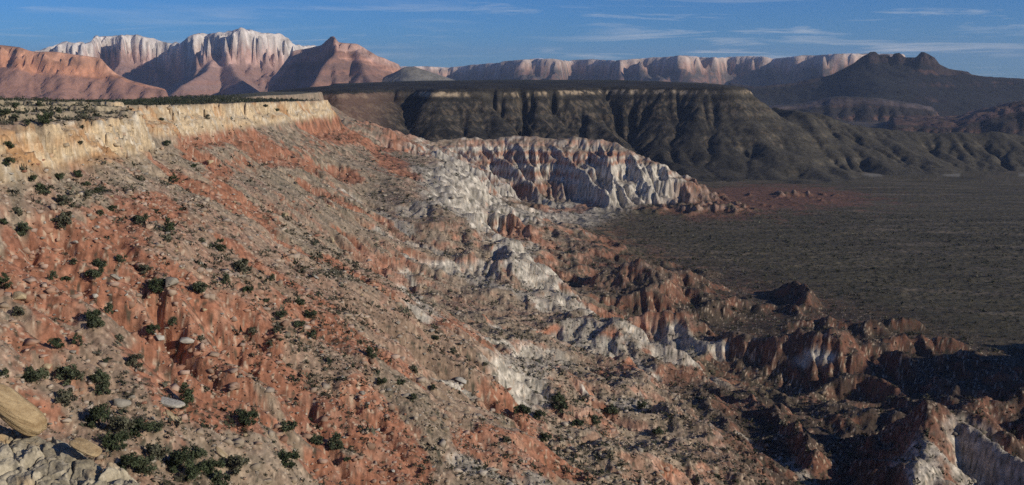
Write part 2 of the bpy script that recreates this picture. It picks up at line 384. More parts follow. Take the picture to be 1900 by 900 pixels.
# polar sheet about the view point: fine inside the photographed field, coarse round the back
rows = [1.2]
while rows[-1] < 42000:
    r = rows[-1]
    k = 0.03 if r < 22 else 0.008 if r < 60 else 0.012 if r < 150 else (0.0031 if r < 340 else 0.0022 if r < 700 else 0.0031 if r < 1500 else (0.0026 if r < 3100 else 0.03))
    rows.append(r * (1 + k))
rr = np.array(rows)
az_in = np.linspace(R(-31.5), R(31.5), 1250)
az_out = np.linspace(R(31.5), R(360 - 31.5), 322)[1:-1]
az = np.concatenate([az_in, az_out])
RR, AZ = np.meshgrid(rr, az, indexing='ij')
X = RR * np.sin(AZ); Y = RR * np.cos(AZ)
print('polar', X.shape)
inside = (X > CX0 + 5) & (X < CX1 - 5) & (Y > CY0 + 5) & (Y < CY1 - 5)
fx = (X - CX0) / CELL; fy = (Y - CY0) / CELL
Zg = bil(ze, fx, fy)
# outside the fine grid: analytic
S_, A_ = rim_signed(X, Y)
zr_ = rimz(X, Y)
edge = np.minimum.reduce([X - CX0, CX1 - X, Y - CY0, CY1 - Y])
wi = sstep(5, 60, edge)
beyond = sstep(2900, 3400, Y)
zpl = zr_ - 250 * 0
ana = np.where(S_ < 0, zr_ + 1.6 * fbm(X / 70, Y / 70, 3, 4), zr_ + np.interp(np.clip(S_, 0, None), P_S, P_Z))
ana = smax(ana, FLOOR + 2 * fbm(X / 200, Y / 200, 51, 4), 8)
wd2 = np.clip(-X - 650, 0, 500) * sstep(-150, -300, S_)
ana = ana - .13 * wd2
# the plateau ends to the west and north: beyond it the land falls to the valley again
pend = np.clip(sstep(-1250, -1500, S_) + sstep(3000, 3600, Y), 0, 1)
ana = lerp(ana, FLOOR, pend)
farf = sstep(6000, 20000, RR)
ana = ana + 14 * fbm(X / 1500, Y / 1500, 53, 4) * sstep(3500, 7000, RR)
Zg = lerp(ana, Zg, wi)
def cellnoise(a, w, seed):
    """Constant over blocks of width about W along the rim."""
    k = np.floor(a / w + 0.6 * perlin(a / (3 * w), a * 0, seed + 1)); return np.cos(_hash(k.astype(np.int64), (k * 0).astype(np.int64), seed))
nearw = sstep(560, 500, Y) * (X < 0)
blkn = (1 - .55 * nearw) * 4.0 * cellnoise(A_, 23, 401) + nearw * 9 * fbm(X / 24, Y / 24, 410, 4) + (1.8 - 1.1 * nearw) * cellnoise(A_, 9, 402) + (.7 - .5 * nearw) * cellnoise(A_ + 3 * np.floor(Zg / 6), 4.2, 403) + 2.5 * fbm(A_ / 30, S_ / 30, 404, 3)
kc = sstep(150, 260, RR) * (X < 0)
sb = S_ + blkn * kc
nearb_ = sstep(640, 560, Y) * sstep(100, 200, Y) * (X < 0)
ht_ = 20 - 2 * nearw - 5 * sstep(680, 780, Y) + 8 * fbm(A_ / 70, A_ * 0, 405, 3) - nearw * 5 * sstep(-.2, .4, fbm(A_ / 30, A_ * 0, 408, 2))
wd_ = 8.5 + 4 * nearw * sstep(-.4, .3, fbm(A_ / 40, A_ * 0, 409, 2))
tt = np.clip(sb / wd_, 0, 1) * 5 + 0.35 * perlin(A_ / 12, S_ / 9, 406)
stair = np.clip((np.floor(tt) + sstep(0.0, 0.45, tt - np.floor(tt))) / 5, 0, 1)
ben = nearb_ * 11 * (1 + np.clip(sb, -75, 0) / 75)
bst = (ben + 3.0 * fbm(X / 16, Y / 22, 407, 4)) / 3.4; ben = (np.floor(bst) + sstep(0, .25, bst - np.floor(bst))) * 3.4 * (nearb_ > .02)
capsurf = zr_ - ben - ht_ * stair - 0.55 * np.clip(sb - wd_, 0, 40) + 1.2 * fbm(X / 70, Y / 70, 3, 4)
wcap = kc * sstep(-110, -80, S_) * sstep(30, 14, S_) * sstep(1900, 1830, Y) * np.where(wi > .5, 1, 0)
Zg = lerp(Zg, capsurf, wcap)
# fine relief
steepG = bil(gradmag(ze, CELL), fx, fy)
steep = np.where(wi > 0.5, steepG, 0.3)
incG = bil(inc, fx, fy) * wi
below = S_ > 2
rocky = np.clip(0.25 + steep, 0.2, 1.4) * sstep(3300, 2500, RR)
lowz = sstep(-120, -170, Zg - zr_) * sstep(FLOOR + 4, FLOOR + 14, Zg)
fine = lowz * wi * 2.6 * (ridged(X / 15, Y / 15, 70, 3) - .3) + (1.1 * fbm(X / 9, Y / 9, 71, 3) + 0.45 * ridged(X / 3.3, Y / 3.3, 73, 2)) * rocky * sstep(40, 160, RR) * np.where(Zg < FLOOR + 8, 0.25, 1)
capz = zr_ - Zg                                # depth below the rim
incap = sstep(-1, 2, S_) * sstep(30, 22, capz)
# vertical joints and ledges in the caprock cliff
bnch = nearb_ * sstep(-85, -70, S_) * sstep(2, 0, S_)
fine = fine + bnch * 1.0 * ridged(X / 5, Y / 5, 76, 3)
fine = fine * (1 - .5 * incap) + incap * 0.5 * perlin(X / 2.2, Y / 2.2, 75) * sstep(40, 160, RR)
Zg = Zg + fine
# grey ledge of caprock just below the view point
OUT = [(-120, 770, 44), (0, 790, 43), (60, 800, 42.5), (130, 832, 41.5), (200, 870, 40.5), (262, 905, 39.5), (330, 960, 38)]
PO = [at(*p) for p in OUT]
so_, ao_ = polydist(X + 0.9 * fbm(X / 2.5, Y / 2.5, 141, 3), Y + 0.9 * fbm(X / 2.5, Y / 2.5, 142, 3), [(p[0], p[1]) for p in PO])
crz = np.interp(ao_, np.concatenate([[0], np.cumsum([math.hypot(b[0] - a[0], b[1] - a[1]) for a, b in zip(PO[:-1], PO[1:])])]), [p[2] for p in PO])
loc = sstep(75, 60, RR) * sstep(3, 8, RR)
blk = np.floor(2.0 * perlin(X / 1.9, Y / 1.5, 143) + 1.2 * perlin(X / .9, Y / 1.1, 144)) * 0.07
crk = -0.35 * sstep(0.10, 0.0, np.abs(perlin(X / 1.5 + .3 * Y, Y / 2.6, 145))) - 0.18 * sstep(0.08, 0.0, np.abs(perlin(X / .8, Y / 1.0, 146)))
shelf = crz - 1.2 - 0.55 * np.clip(so_, 0, 60)
shelf = np.where(so_ > 0, shelf, crz - 1.2 - 1.6 * (-so_))
shm = (loc > 0.02) & (ao_ > 0)
Zg = np.where(shm, np.maximum(Zg, lerp(Zg, shelf, loc)), Zg)
outm = shm & (Zg > -60) & (Zg <= shelf + .05) & (RR > 6)
print('fine', time.time() - T0)

# ---- ground colours (albedo), with shade painted into the right-hand foot
cream = C(.56, .43, .26); ochre = C(.46, .27, .13); palec = C(.60, .54, .42)
talus = C(.235, .188, .130); talus2 = C(.36, .285, .20); red = C(.31, .138, .080); redl = C(.40, .225, .145); redd = C(.20, .085, .055)
white = C(.53, .48, .39); grayw = C(.36, .335, .275); pink = C(.42, .285, .205)
sage = C(.088, .074, .044); soil = C(.098, .080, .050); rdark = C(.17, .085, .055)
nb = fbm(X / 45, Y / 45, 81, 4); nf = fbm(X / 6.5, Y / 6.5, 82, 4, 0.6); nc_ = fbm(X / 160, Y / 160, 83, 3)
streak = fbm(A_ / 9.0 + 0.03 * S_, S_ / 95, 84, 4, 0.6)          # runs down the slope
streak2 = fbm(A_ / 3.2, S_ / 60, 85, 3)
zs = Zg + 7 * nc_ + 0.018 * (1200 - Y)
depth = rimz(0 * Y, Y) - Zg + 6 * nc_
band = np.sin(zs / 2.6 + 1.5 * nb) * 0.5 + 0.5
band2 = perlin(zs / 5.5, X * 0 + 3.3, 86); band3 = perlin(zs / 13.0, X * 0 + 9.3, 87)
expo = sstep(0.62, 1.0, steep + 0.25 * nf)                        # bedrock shows where it is steep
redG = bil(redg, fx, fy) * wi; whG = np.maximum(bil(whg, fx, fy), bil(beltm, fx, fy) * np.clip(.80 + 1.0 * fbm(X / 55, Y / 55, 155, 3), 0, 1)) * wi; beltG = bil(beltm, fx, fy) * wi
streak = fbm(A_ / 14.0 + 0.04 * S_, S_ / 60, 84, 4, 0.55)
cs = mixc(talus + 0 * X[..., None], talus2, sstep(-0.3, 0.5, streak2 + nf * 0.6))
cs = mixc(cs, C(.17, .155, .11), 0.6 * sstep(0.0, 0.5, nf * .7 - streak2 * .5 + .3 * nb))
cs = mixc(cs, C(.33, .19, .13), 0.55 * sstep(-0.05, 0.45, streak + 0.5 * nc_))
cs = mixc(cs, C(.30, .175, .115), .45 * sstep(-.35, .35, nc_ + .5 * nf) * sstep(620, 480, Y) * sstep(40, 60, depth))
cr = mixc(mixc(red + 0 * X[..., None], redl, sstep(-0.1, 0.6, nf + 0.4 * band2)), redd, 0.5 * sstep(0.1, 0.7, -nb + 0.3 * band2))
redm = sstep(0.35, 0.75, 1.15 * redG + 0.8 * streak + 0.5 * nf + 0.25 * expo - 0.10 + 0.5 * np.exp(-((depth - 150) / 14)**2) + sstep(600, 720, Y) * (.50 * np.exp(-((depth - 60) / 11)**2) + .38 * np.exp(-((depth - 100) / 8)**2)) + .4 * sstep(560, 460, Y) * np.exp(-((depth - 82) / 9)**2))
up = mixc(cs, cr, np.clip(redm, 0, 0.95))
farw = sstep(1500, 1900, Y)
wb = sstep(-0.1, 0.3, .42 * beltG + .28 * farw - .28 * (1 - farw) * (1 - beltG) + 0.7 * band3 + 0.35 * band2 + 0.4 * nb + 0.9 * whG - 0.9 * redG - 0.05)
lowc = mixc(mixc(cr, pink, 0.6 * band), mixc(white + 0 * X[..., None], grayw, sstep(-0.2, 0.6, nf + 0.6 * band2)), wb)
lowtal = mixc(cs, rdark, sstep(0, 0.5, nb) * 0.4)
lowtal = mixc(lowtal, grayw, 0.6 * sstep(.2, .7, whG + .4 * nf))
lowtal = mixc(lowtal, cr, 0.85 * sstep(.3, .8, redG + .5 * nf))
lowc = mixc(lowtal, lowc, np.clip(0.04 + expo + 0.25 * sstep(0.1, 0.5, nb), 0, 1))
lm = np.clip(sstep(-150, -185, zs) + whG, 0, 1)
lowc = lowc * (1 + .28 * np.sin(zs / 1.5 + 2 * nb) * sstep(2600, 1500, Y) * expo)[..., None]
colr = mixc(up, lowc, lm)
rb = (sstep(.35, .6, perlin(Zg / 7.0 + .25 * nc_, X / 900, 157)) + sstep(-150, -140, Zg)) * sstep(2050, 2250, Y) * sstep(2700, 2600, Y) * (S_ > 60)
colr = mixc(colr, mixc(cr, pink, .4 + 0 * X), np.clip(.75 * rb, 0, .8))
ft = sstep(-258, -284, zs + 10 * nb) * (1 - whG)
footc = mixc(soil * 1.1 + 0 * X[..., None], mixc(red * .8 + 0 * X[..., None], rdark, 0.5 + 0 * X), sstep(-0.1, 0.35, nf * 0.6 + nb + 0.5 * expo))
colr = mixc(colr, footc, ft * (1 - 0.35 * expo))
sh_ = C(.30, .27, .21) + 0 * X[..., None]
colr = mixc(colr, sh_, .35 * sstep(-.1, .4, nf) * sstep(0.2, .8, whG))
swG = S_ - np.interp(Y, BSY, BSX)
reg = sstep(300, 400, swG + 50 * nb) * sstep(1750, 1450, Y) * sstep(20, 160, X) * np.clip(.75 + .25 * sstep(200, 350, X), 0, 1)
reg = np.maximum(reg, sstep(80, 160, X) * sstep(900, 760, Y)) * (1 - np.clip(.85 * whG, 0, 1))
shaded_footc = mixc(C(.062, .045, .034) + 0 * X[..., None], C(.16, .078, .050), sstep(.05, .45, nf * 0.6 + nb + 0.3 * expo))  # red-brown foot ground, darkened to paint in the shade of the lower right
colr = mixc(colr, shaded_footc, 0.92 * reg)
bnd_ = np.interp(Y, [0, 700, 1100, 1400, 1600, 1800, 2200], [900, 800, 560, 430, 330, 270, 250])
bm_ = sstep(bnd_ + 60, bnd_ - 120, X + 90 * nb)
vm = sstep(FLOOR + 12, FLOOR + 4, Zg + 2.5 * nb) * (1 - 0.9 * bm_)
vcol = mixc(sage + 0 * X[..., None], soil, sstep(0, 0.5, fbm(X / 60, Y / 300, 88, 4)))
vcol = mixc(vcol, talus * 0.6, 0.8 * sstep(0.04, 0.4, fbm((X * 0.3 + Y) / 40, (X - 0.3 * Y) / 420, 89, 4)))
vcol = vcol * (1 + .8 * fbm((X + .5 * Y) / 240, (Y - .12 * X) / 34, 150, 4, .6))[..., None]
vcol = mixc(vcol, C(.045, .046, .03), 0.6 * sstep(.1, .5, perlin(X / 5, Y / 7, 90) + .3 * nf))
vcol = mixc(vcol, C(.17, .082, .055), 0.8 * sstep(0.0, .5, bil(rmask, fx, fy) * wi + .6 * nb - .2))
vcol = mixc(vcol, C(.26, .24, .19), 0.8 * sstep(14, 5, np.abs(Y - 2990 - 0.012 * X - 30 * perlin(X / 400, X * 0, 95))) * (X > 300) * (perlin(X / 120, X * 0 + .4, 96) > -.35))
colr = mixc(colr, vcol, vm)
# scattered dark brush and pale stones as surface specks
pxm = np.clip(RR / 1400., .45, 3.)
grain = fbm(X / (2.6 * 1.0), Y / 2.6, 97, 3, .7); grain2 = fbm(X / 7.5, Y / 7.5, 98, 2, .7)
gr_ = lerp(grain, grain2, sstep(700, 1600, RR))
colr = colr * (1 + (0.95 * gr_ * sstep(3200, 2300, RR))[..., None])
speck = perlin(X / 2.2, Y / 2.2, 91) + 0.5 * nb
colr = mixc(colr, C(.06, .062, .042), 0.8 * sstep(0.42, 0.62, speck) * sstep(35, 60, capz) * sstep(1700, 1100, RR))
sp2 = perlin(X / 1.7, Y / 1.7, 92) + 0.3 * streak
colr = mixc(colr, talus2 * 1.5, 0.8 * sstep(0.45, 0.65, sp2) * (1 - vm) * (S_ > 0) * sstep(1800, 1100, RR))
sp3 = perlin(X / 6.5, Y / 6.5, 99) + .4 * nb
colr = mixc(colr, C(.05, .052, .036), 0.7 * sstep(0.30, 0.55, sp3) * sstep(900, 1300, RR) * sstep(3300, 2600, RR) * (S_ > 20))
# caprock
capn = sstep(33, 25, capz + 3 * nb) * sstep(-6, 0, S_) * sstep(1880, 1800, Y)
capc = mixc(mixc(cream + 0 * X[..., None], palec, sstep(-0.1, 0.5, nf)), ochre, sstep(0.05, 0.5, nb + 0.4 * perlin(zs / 3., X / 30, 93)))
capc = capc * (.72 + .4 * sstep(-.3, .3, perlin(Zg / 1.3, A_ / 40, 156)) * 1.0)[..., None]
colr = mixc(colr, capc, capn)
platc = mixc(C(.30, .25, .165) + 0 * X[..., None], C(.48, .40, .26), sstep(-.2, 0.4, nf + 0.3 * nb))
platc = mixc(platc, C(.045, .05, .032), 0.8 * sstep(lerp(-75., -3., sstep(640, 690, Y)), lerp(-100., -14., sstep(640, 690, Y)), S_))
colr = mixc(colr, platc * 1.0, sstep(0, -8, S_) * sstep(12, 5, np.abs(capz)))
grk = mixc(mixc(C(.54, .49, .37) + 0 * X[..., None], C(.33, .29, .21), sstep(-.2, .4, fbm(X / 1.4, Y / 1.4, 148, 4))), C(.46, .34, .20), .6 * sstep(.15, .4, perlin(X / 3, Y / 3, 149)))
colr = np.where(outm[..., None], grk, colr)
# far flats beyond the valley
fl = sstep(3300, 4500, RR)
colr = mixc(colr, mixc(C(.06, .055, .045) + 0 * X[..., None], C(.11, .085, .065), sstep(-.1, .4, fbm(X / 900, Y / 350, 94, 4))), fl)
m_ground = rock_mat('desert ground', 0.55, 0.5)
g = grid_mesh('ground', X, Y, Zg, colr, m_ground, wrap=True)
setting(g, 'banded red, white and grey desert slope falling to a sage valley')
GZ, GA, GR = Zg, az, rr
NIN = len(az_in)
def ground_z(x, y):
    r = np.hypot(x, y); a = np.arctan2(x, y)
    ci = (a - az_in[0]) / (az_in[1] - az_in[0])
    ri = np.interp(r, rr, np.arange(len(rr)))
    return bil(Zg[:, :NIN], ci, ri)
def ground_val(G, x, y):
    r = np.hypot(x, y); a = np.arctan2(x, y)
    ci = (a - az_in[0]) / (az_in[1] - az_in[0])
    ri = np.interp(r, rr, np.arange(len(rr)))
    return bil(G[:, :NIN], ci, ri)
print('ground', time.time() - T0)

# ------------------------------------------------------------------ mid mesa
def build_mesa():
    c = 9.0
    xs = np.arange(-1500, 2700, c); ys = np.arange(2500, 5600, c)
    X, Y = np.meshgrid(xs, ys)
    rim = [(-900, 4700), (-800, 3300), (-620, 3020), (-520, 3000), (-450, 3130), (-420, 3330), (-330, 3330), (-250, 3220), (0, 3330), (200, 3420), (330, 3560), (520, 3480), (650, 3420), (750, 3395), (812, 3440), (850, 3700), (930, 4300), (900, 5200)]
    wx = X + 22 * fbm(X / 110, Y / 110, 105, 3); wy = Y + 22 * fbm(X / 110, Y / 110, 108, 3)
    s, a = polydist(wx, wy, rim)
    # walking this way the plateau is on the left, the fall on the right
    rz = np.interp(X, [-800, -400, 0, 400, 900], [-50, -46, -44, -42, -40])
    top = rz + np.interp(-s, [0, 120, 400, 1200], [0, 9, 20, 26]) + 1.5 * fbm(X / 60, Y / 60, 109, 3)
    sl = rz + np.interp(s, [0, 10, 14, 120, 260, 420, 620, 900], [0, -16, -19, -105, -180, -228, -262, -300]) + 22 * fbm(X / 200, Y / 200, 111, 3) * sstep(20, 150, s)
    z = np.where(s < 0, top, sl)
    for pts, k in [([(1385, 180, 3440), (1430, 215, 3330), (1500, 290, 3150), (1545, 312, 3100)], .62),
                   ([(1440, 190, 3700), (1495, 208, 3500), (1520, 250, 3300), (1550, 300, 3180)], .62),
                   ([(1495, 206, 3550), (1560, 224, 3500), (1640, 236, 3480), (1750, 245, 3450), (1900, 252, 3400), (2050, 256, 3350)], .30),
                   ([(1600, 238, 3500), (1680, 270, 3250), (1740, 300, 3120)], .4),
                   ([(1070, 175, 3450), (1100, 215, 3300), (1180, 280, 3100), (1230, 305, 3000)], .62)]:
        z = smax(z, ridge_tent(X, Y, [at(*p) for p in pts], k, 10 * fbm(X / 90, Y / 90, 113, 3)), 14)
    z = np.maximum(z, FLOOR - 12)
    z0 = z
    kv = sstep(-.3, .4, fbm(X / 260, Y / 260, 114, 3))
    z = z + sstep(15, 80, s) * 22 * fbm(X / 150, Y / 400, 112, 3)
    def K(zz): return 0.004 + 0.032 * (0.2 + 1.3 * kv) * sstep(0, 10, (rz - 20) - zz)
    z = z + 3 * fbm(X / 40, Y / 40, 115, 3) * (s > 5)
    z, A = erode(z, c, K, 36, m=0.42, diff=0.02, base=FLOOR - 6)
    # resample finer towards the viewer
    c2 = 5.0
    xs2 = np.arange(-1400, 2600, c2); ys2 = np.arange(2560, 3900, c2)
    X2, Y2 = np.meshgrid(xs2, ys2)
    fx, fy = (X2 - xs[0]) / c, (Y2 - ys[0]) / c
    Z2 = bil(z, fx, fy); s2 = bil(s, fx, fy); rz2 = bil(rz, fx, fy)
    Z2 = Z2 + 2.5 * fbm(X2 / 22, Y2 / 22, 116, 3) * (s2 > -5)
    st = gradmag(Z2, c2)
    nb = fbm(X2 / 120, Y2 / 120, 117, 4); nf = fbm(X2 / 16, Y2 / 16, 118, 3)
    d = rz2 - Z2
    base = C(.042, .038, .030); lt = C(.082, .073, .052); dk = C(.022, .021, .018)  # scrub tones kept very dark: a cloud shadow is painted into them
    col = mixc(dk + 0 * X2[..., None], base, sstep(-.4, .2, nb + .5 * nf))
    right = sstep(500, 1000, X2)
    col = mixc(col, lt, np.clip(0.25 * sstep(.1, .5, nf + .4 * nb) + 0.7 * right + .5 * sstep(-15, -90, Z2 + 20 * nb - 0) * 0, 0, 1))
    col = col * (1 + .5 * fbm(X2 / 14, Y2 / 14, 122, 2))[..., None]
    col = col * (1 + .30 * np.sin(Z2 / 5.5 + 3 * nb) * sstep(.35, .7, st))[..., None]
    capm = sstep(26, 18, d) * sstep(-2, 4, s2) * sstep(0.3, 0.7, st + 0.2)
    col = mixc(col, C(.40, .31, .20) + 0 * col, capm * np.clip(0.05 + 0.9 * sstep(-.1, .3, nf + perlin(X2 / 160, Y2 * 0, 119)), 0, 1))
    lefto = sstep(-330, -480, X2) * (s2 > 0)
    col = mixc(col, C(.17, .105, .075), 0.7 * lefto)
    col = mixc(col, C(.30, .22, .14), 0.2 * sstep(.55, .8, st) * (d > 40) * (nf > .1))
    ridge_far = sstep(3700, 3900, Y2)
    o = grid_mesh('mesa', X2, Y2, Z2, col, rock_mat('mesa scrub and shade', 0.12, 3.0))
    setting(o, 'scrub covered mesa with painted cloud shade, gullied flanks and thin pale cap')
    # the plateau behind the rim
    c3 = 25.0
    xs3 = np.arange(-1400, 2600, c3); ys3 = np.arange(3890, 5550, c3)
    X3, Y3 = np.meshgrid(xs3, ys3)
    Z3 = bil(z, (X3 - xs[0]) / c, (Y3 - ys[0]) / c)
    Z3 = lerp(Z3, FLOOR, sstep(4900, 5400, Y3))
    o = grid_mesh('plateau', X3, Y3, Z3, mixc(C(.035, .038, .026) + 0 * X3[..., None], C(.06, .055, .04), sstep(-.2, .3, fbm(X3 / 80, Y3 / 80, 121, 3))), o.data.materials[0])
    setting(o, 'dark wooded plateau behind the mesa edge')
build_mesa()
print('mesa', time.time() - T0)

# ------------------------------------------------------------------ far ranges
def smoothnoise1(px, seed): return perlin(px, px * 0 + 0.5, seed)
def massif(name, label, px0, px1, Yf, Yb, cell, crest, plan, cliff, palette, seed, foot=FLOOR - 20, jag=0.0, K=0.05, iters=24, butt=350, slope_t=0.62, dark=1.0, wl=26, detail=500, flute=80, spurs=()):
    """A range: skyline heights CREST [(px, py)], front edge distance PLAN [(px, Y)], CLIFF = height of the wall."""
    x0, x1 = azx(px0, Yf), azx(px1, Yf)
    xa, xb = min(azx(px0, Yf), azx(px0, Yb)), max(azx(px1, Yf), azx(px1, Yb))
    xs = np.arange(xa, xb, cell); ys = np.arange(Yf, Yb, cell)
    X, Y = np.meshgrid(xs, ys)
    PX = 950 + X / Y * F / math.cos(PITCH)
    Yc = np.interp(PX, [p[0] for p in plan], [p[1] for p in plan])
    sky_py = np.interp(PX, [p[0] for p in crest], [p[1] for p in crest])
    zc = np.array([at(950, q, 1.0)[2] for q in np.linspace(40, 260, 221)])
    H = np.interp(sky_py, np.linspace(40, 260, 221), zc) * (Yc + 300)
    z_dummy = Y / 2500
    bn = fbm(X / (cell * wl), Y / (cell * wl), seed, 4, 0.55)
    bn2 = ridged(X / (cell * 9), Y / (cell * 22), seed + 3, 3)
    Hs_c = np.array([[px_, np.mean(np.interp(np.linspace(px_ - 45, px_ + 45, 19), [p[0] for p in crest], [p[1] for p in crest]))] for px_ in np.linspace(px0 - 50, px1 + 50, 160)])
    sky_s = np.interp(PX, Hs_c[:, 0], Hs_c[:, 1])
    Hs = np.interp(sky_s, np.linspace(40, 260, 221), zc) * (Yc + 300)
    d = (Yc - Y) + butt * bn + 0.22 * butt * bn2      # distance out in front of the wall
    H = lerp(Hs, H, np.where(d > 0, np.exp(-(d / detail)**2), 1))
    d = d + flute * ridged(PX / 4.0, z_dummy, seed + 11, 3, .7)
    clf = np.interp(PX, [p[0] for p in cliff], [p[1] for p in cliff])
    front = np.where(d < 0, 0, np.interp(d, [0, 0.45 * 200, 100000], [0, 1, 1]))
    ledge = 0.55
    w = 1.0
    wall = np.interp(d, [0, 12, 50, 62, 105], [0, 0.42, 0.5, 0.93, 1.0])
    talus_d = np.clip(d - 105, 0, None)
    z = H - clf * wall - slope_t * talus_d * (1 - 0.35 * sstep(0, 1200, talus_d))
    z = np.where(d < 0, H - 0.02 * (-d) + jag * fbm(X / (cell * 5), Y / (cell * 5), seed + 5, 3), z)
    for pts, k in spurs:
        z = np.maximum(z, ridge_tent(X, Y, [at(*p) for p in pts], k, 0.5 * cell * fbm(X / (cell * 6), Y / (cell * 6), seed + 7, 3)))
    z = lerp(foot, z, sstep(px0, px0 + 25, PX) * sstep(px1, px1 - 25, PX))
    z = np.maximum(z, foot)
    zb = z.copy()
    capH = H - clf
    def Kf(zz): return K * (0.05 + sstep(10, -60, zz - capH))
    z = z + 0.25 * cell * fbm(X / (cell * 4), Y / (cell * 4), seed + 9, 3) * (d > -50)
    z, A = erode(z, cell, Kf, iters, m=0.42, diff=0.01, base=foot)
    st = gradmag(z, cell)
    rel = (z - (H - clf)) / np.maximum(clf, 1)
    col = palette(X, Y, z, st, rel, PX, d)
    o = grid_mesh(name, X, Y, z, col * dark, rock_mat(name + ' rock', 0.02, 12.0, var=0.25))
    for p in o.data.polygons[:1]: pass
    setting(o, label)
    return o

def pal_zion(topw, redw, tal=(.24, .15, .11), snow=0):
    def f(X, Y, z, st, rel, PX, d):
        n = fbm(X / 300, Y / 300, 5, 4); nv = fbm(PX / 2.6, z / 260, 6, 3, .7)
        w_ = C(*topw) + 0 * X[..., None]; r_ = C(*redw) + 0 * X[..., None]
        c = mixc(r_, w_, sstep(0.35, 0.6, rel + 0.12 * n))
        c = c * (1 + 0.75 * nv)[..., None]
        c = c * (1 + .22 * np.sin(z / 19. + 2 * n) + .14 * np.sin(z / 7.3 + 3 * n))[..., None]
        c = mixc(c, C(*tal) * (1 + 0.25 * n)[..., None], sstep(0.05, -0.06, rel + 0.04 * n))
        c = mixc(c, C(.36, .19, .13), 0.5 * sstep(0.0, -0.3, rel) * (np.sin(z / 17.) > 0.2) * sstep(.4, .8, st))
        c = mixc(c, C(.07, .075, .055), 0.6 * sstep(.3, .12, st) * (rel > .8))
        c = mixc(c, C(.10, .10, .075), 0.6 * sstep(.35, .15, st) * (rel < 0))
        c = mixc(c, C(.75, .77, .80), snow * sstep(.5, .2, st) * (rel > .75) * sstep(0, .3, fbm(PX / 18, Y / 900, 8, 2)))
        return c
    return f

massif('red_mesa', 'long red cliffed mesa behind the wooded plateau', -260, 330, 6300, 9200, 22,
       [(-300, 84), (0, 84), (40, 88), (60, 96), (110, 97), (150, 103), (190, 108), (200, 122), (215, 136), (240, 148), (270, 156), (300, 163), (330, 168)],
       [(-300, 7600), (0, 7500), (150, 7450), (193, 7500), (330, 7500)], [(-300, 175), (190, 165), (215, 30), (330, 5)],
       pal_zion((.50, .27, .17), (.50, .24, .14), (.33, .185, .135)), 201, butt=150, detail=3000, iters=14, flute=110)
massif('white_peaks', 'pale towering sandstone peaks with red talus spurs', 40, 640, 10300, 15500, 22,
       [(40, 100), (80, 93), (118, 79), (172, 80), (180, 67), (235, 66), (262, 66), (300, 76), (322, 82), (345, 74), (365, 63), (395, 62), (438, 58), (445, 55), (462, 55), (480, 61), (522, 62), (535, 70), (548, 82), (640, 90)],
       [(40, 12600), (160, 12800), (190, 13500), (330, 13600), (345, 12200), (360, 11900), (450, 12000), (545, 12100), (570, 12800), (640, 13500)], [(40, 260), (180, 330), (350, 430), (540, 430), (640, 300)],
       pal_zion((.60, .54, .48), (.47, .30, .24), (.30, .19, .155)), 211, butt=520, K=0.05, jag=40, iters=14, flute=150, wl=22,
       spurs=[([(400, 100, 12000), (385, 130, 11500), (340, 155, 10900)], .7), ([(420, 100, 12000), (440, 140, 11400), (460, 155, 11000)], .7)])
massif('butte', 'dark sided butte with a small knob on its crest', 480, 800, 8600, 11000, 20,
       [(480, 150), (510, 140), (545, 95), (575, 90), (598, 84), (610, 74), (616, 68), (623, 68), (629, 80), (664, 82), (680, 92), (700, 104), (740, 119), (760, 150), (800, 160)],
       [(480, 9900), (560, 9900), (625, 9400), (700, 9600), (800, 10300)], [(480, 60), (560, 120), (660, 170), (740, 90), (800, 10)],
       pal_zion((.42, .27, .21), (.42, .23, .16), (.22, .135, .105)), 221, butt=110, jag=6, iters=12, flute=60,
       spurs=[([(627, 90, 9400), (600, 120, 9100), (585, 150, 8800)], .8), ([(665, 90, 9500), (675, 130, 9100), (690, 150, 8900)], .7)])
massif('far_cliffs', 'long distant line of banded cliffs dusted with snow', 700, 1700, 12600, 19000, 42,
       [(700, 124), (790, 123), (830, 125), (868, 121), (930, 114), (1000, 108), (1055, 111), (1110, 110), (1150, 112), (1200, 106), (1260, 103), (1330, 106), (1395, 104), (1440, 107), (1510, 101), (1600, 99), (1700, 100)],
       [(700, 17800), (850, 17800), (915, 16500), (925, 15500), (1040, 15200), (1060, 16800), (1110, 16300), (1150, 15200), (1230, 14800), (1330, 15000), (1350, 16000), (1430, 15300), (1510, 14300), (1530, 14000), (1700, 13800)], [(700, 120), (900, 150), (1200, 190), (1700, 200)],
       pal_zion((.50, .40, .33), (.44, .28, .21), (.10, .085, .075), 1), 231, butt=760, K=0.04, jag=20, wl=11, iters=12, flute=150)
massif('shade_painted_ridge', 'jagged ridge with painted cloud shade sloping down to the plain', 1330, 2300, 7000, 12500, 17,
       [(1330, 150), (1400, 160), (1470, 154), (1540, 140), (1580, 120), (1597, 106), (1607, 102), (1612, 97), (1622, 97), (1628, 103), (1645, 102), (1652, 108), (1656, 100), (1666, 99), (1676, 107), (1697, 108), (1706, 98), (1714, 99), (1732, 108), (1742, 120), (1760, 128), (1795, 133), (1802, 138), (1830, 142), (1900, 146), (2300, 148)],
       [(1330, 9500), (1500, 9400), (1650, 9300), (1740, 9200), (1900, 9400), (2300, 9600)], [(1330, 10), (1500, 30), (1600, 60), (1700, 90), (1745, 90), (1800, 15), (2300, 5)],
       pal_zion((.10, .075, .065), (.10, .07, .06), (.045, .042, .040)), 241, dark=0.45, iters=3, flute=20, detail=170, butt=160, K=0.04, jag=4, slope_t=0.3)  # albedo lowered over the whole ridge to stand in for cloud shadow
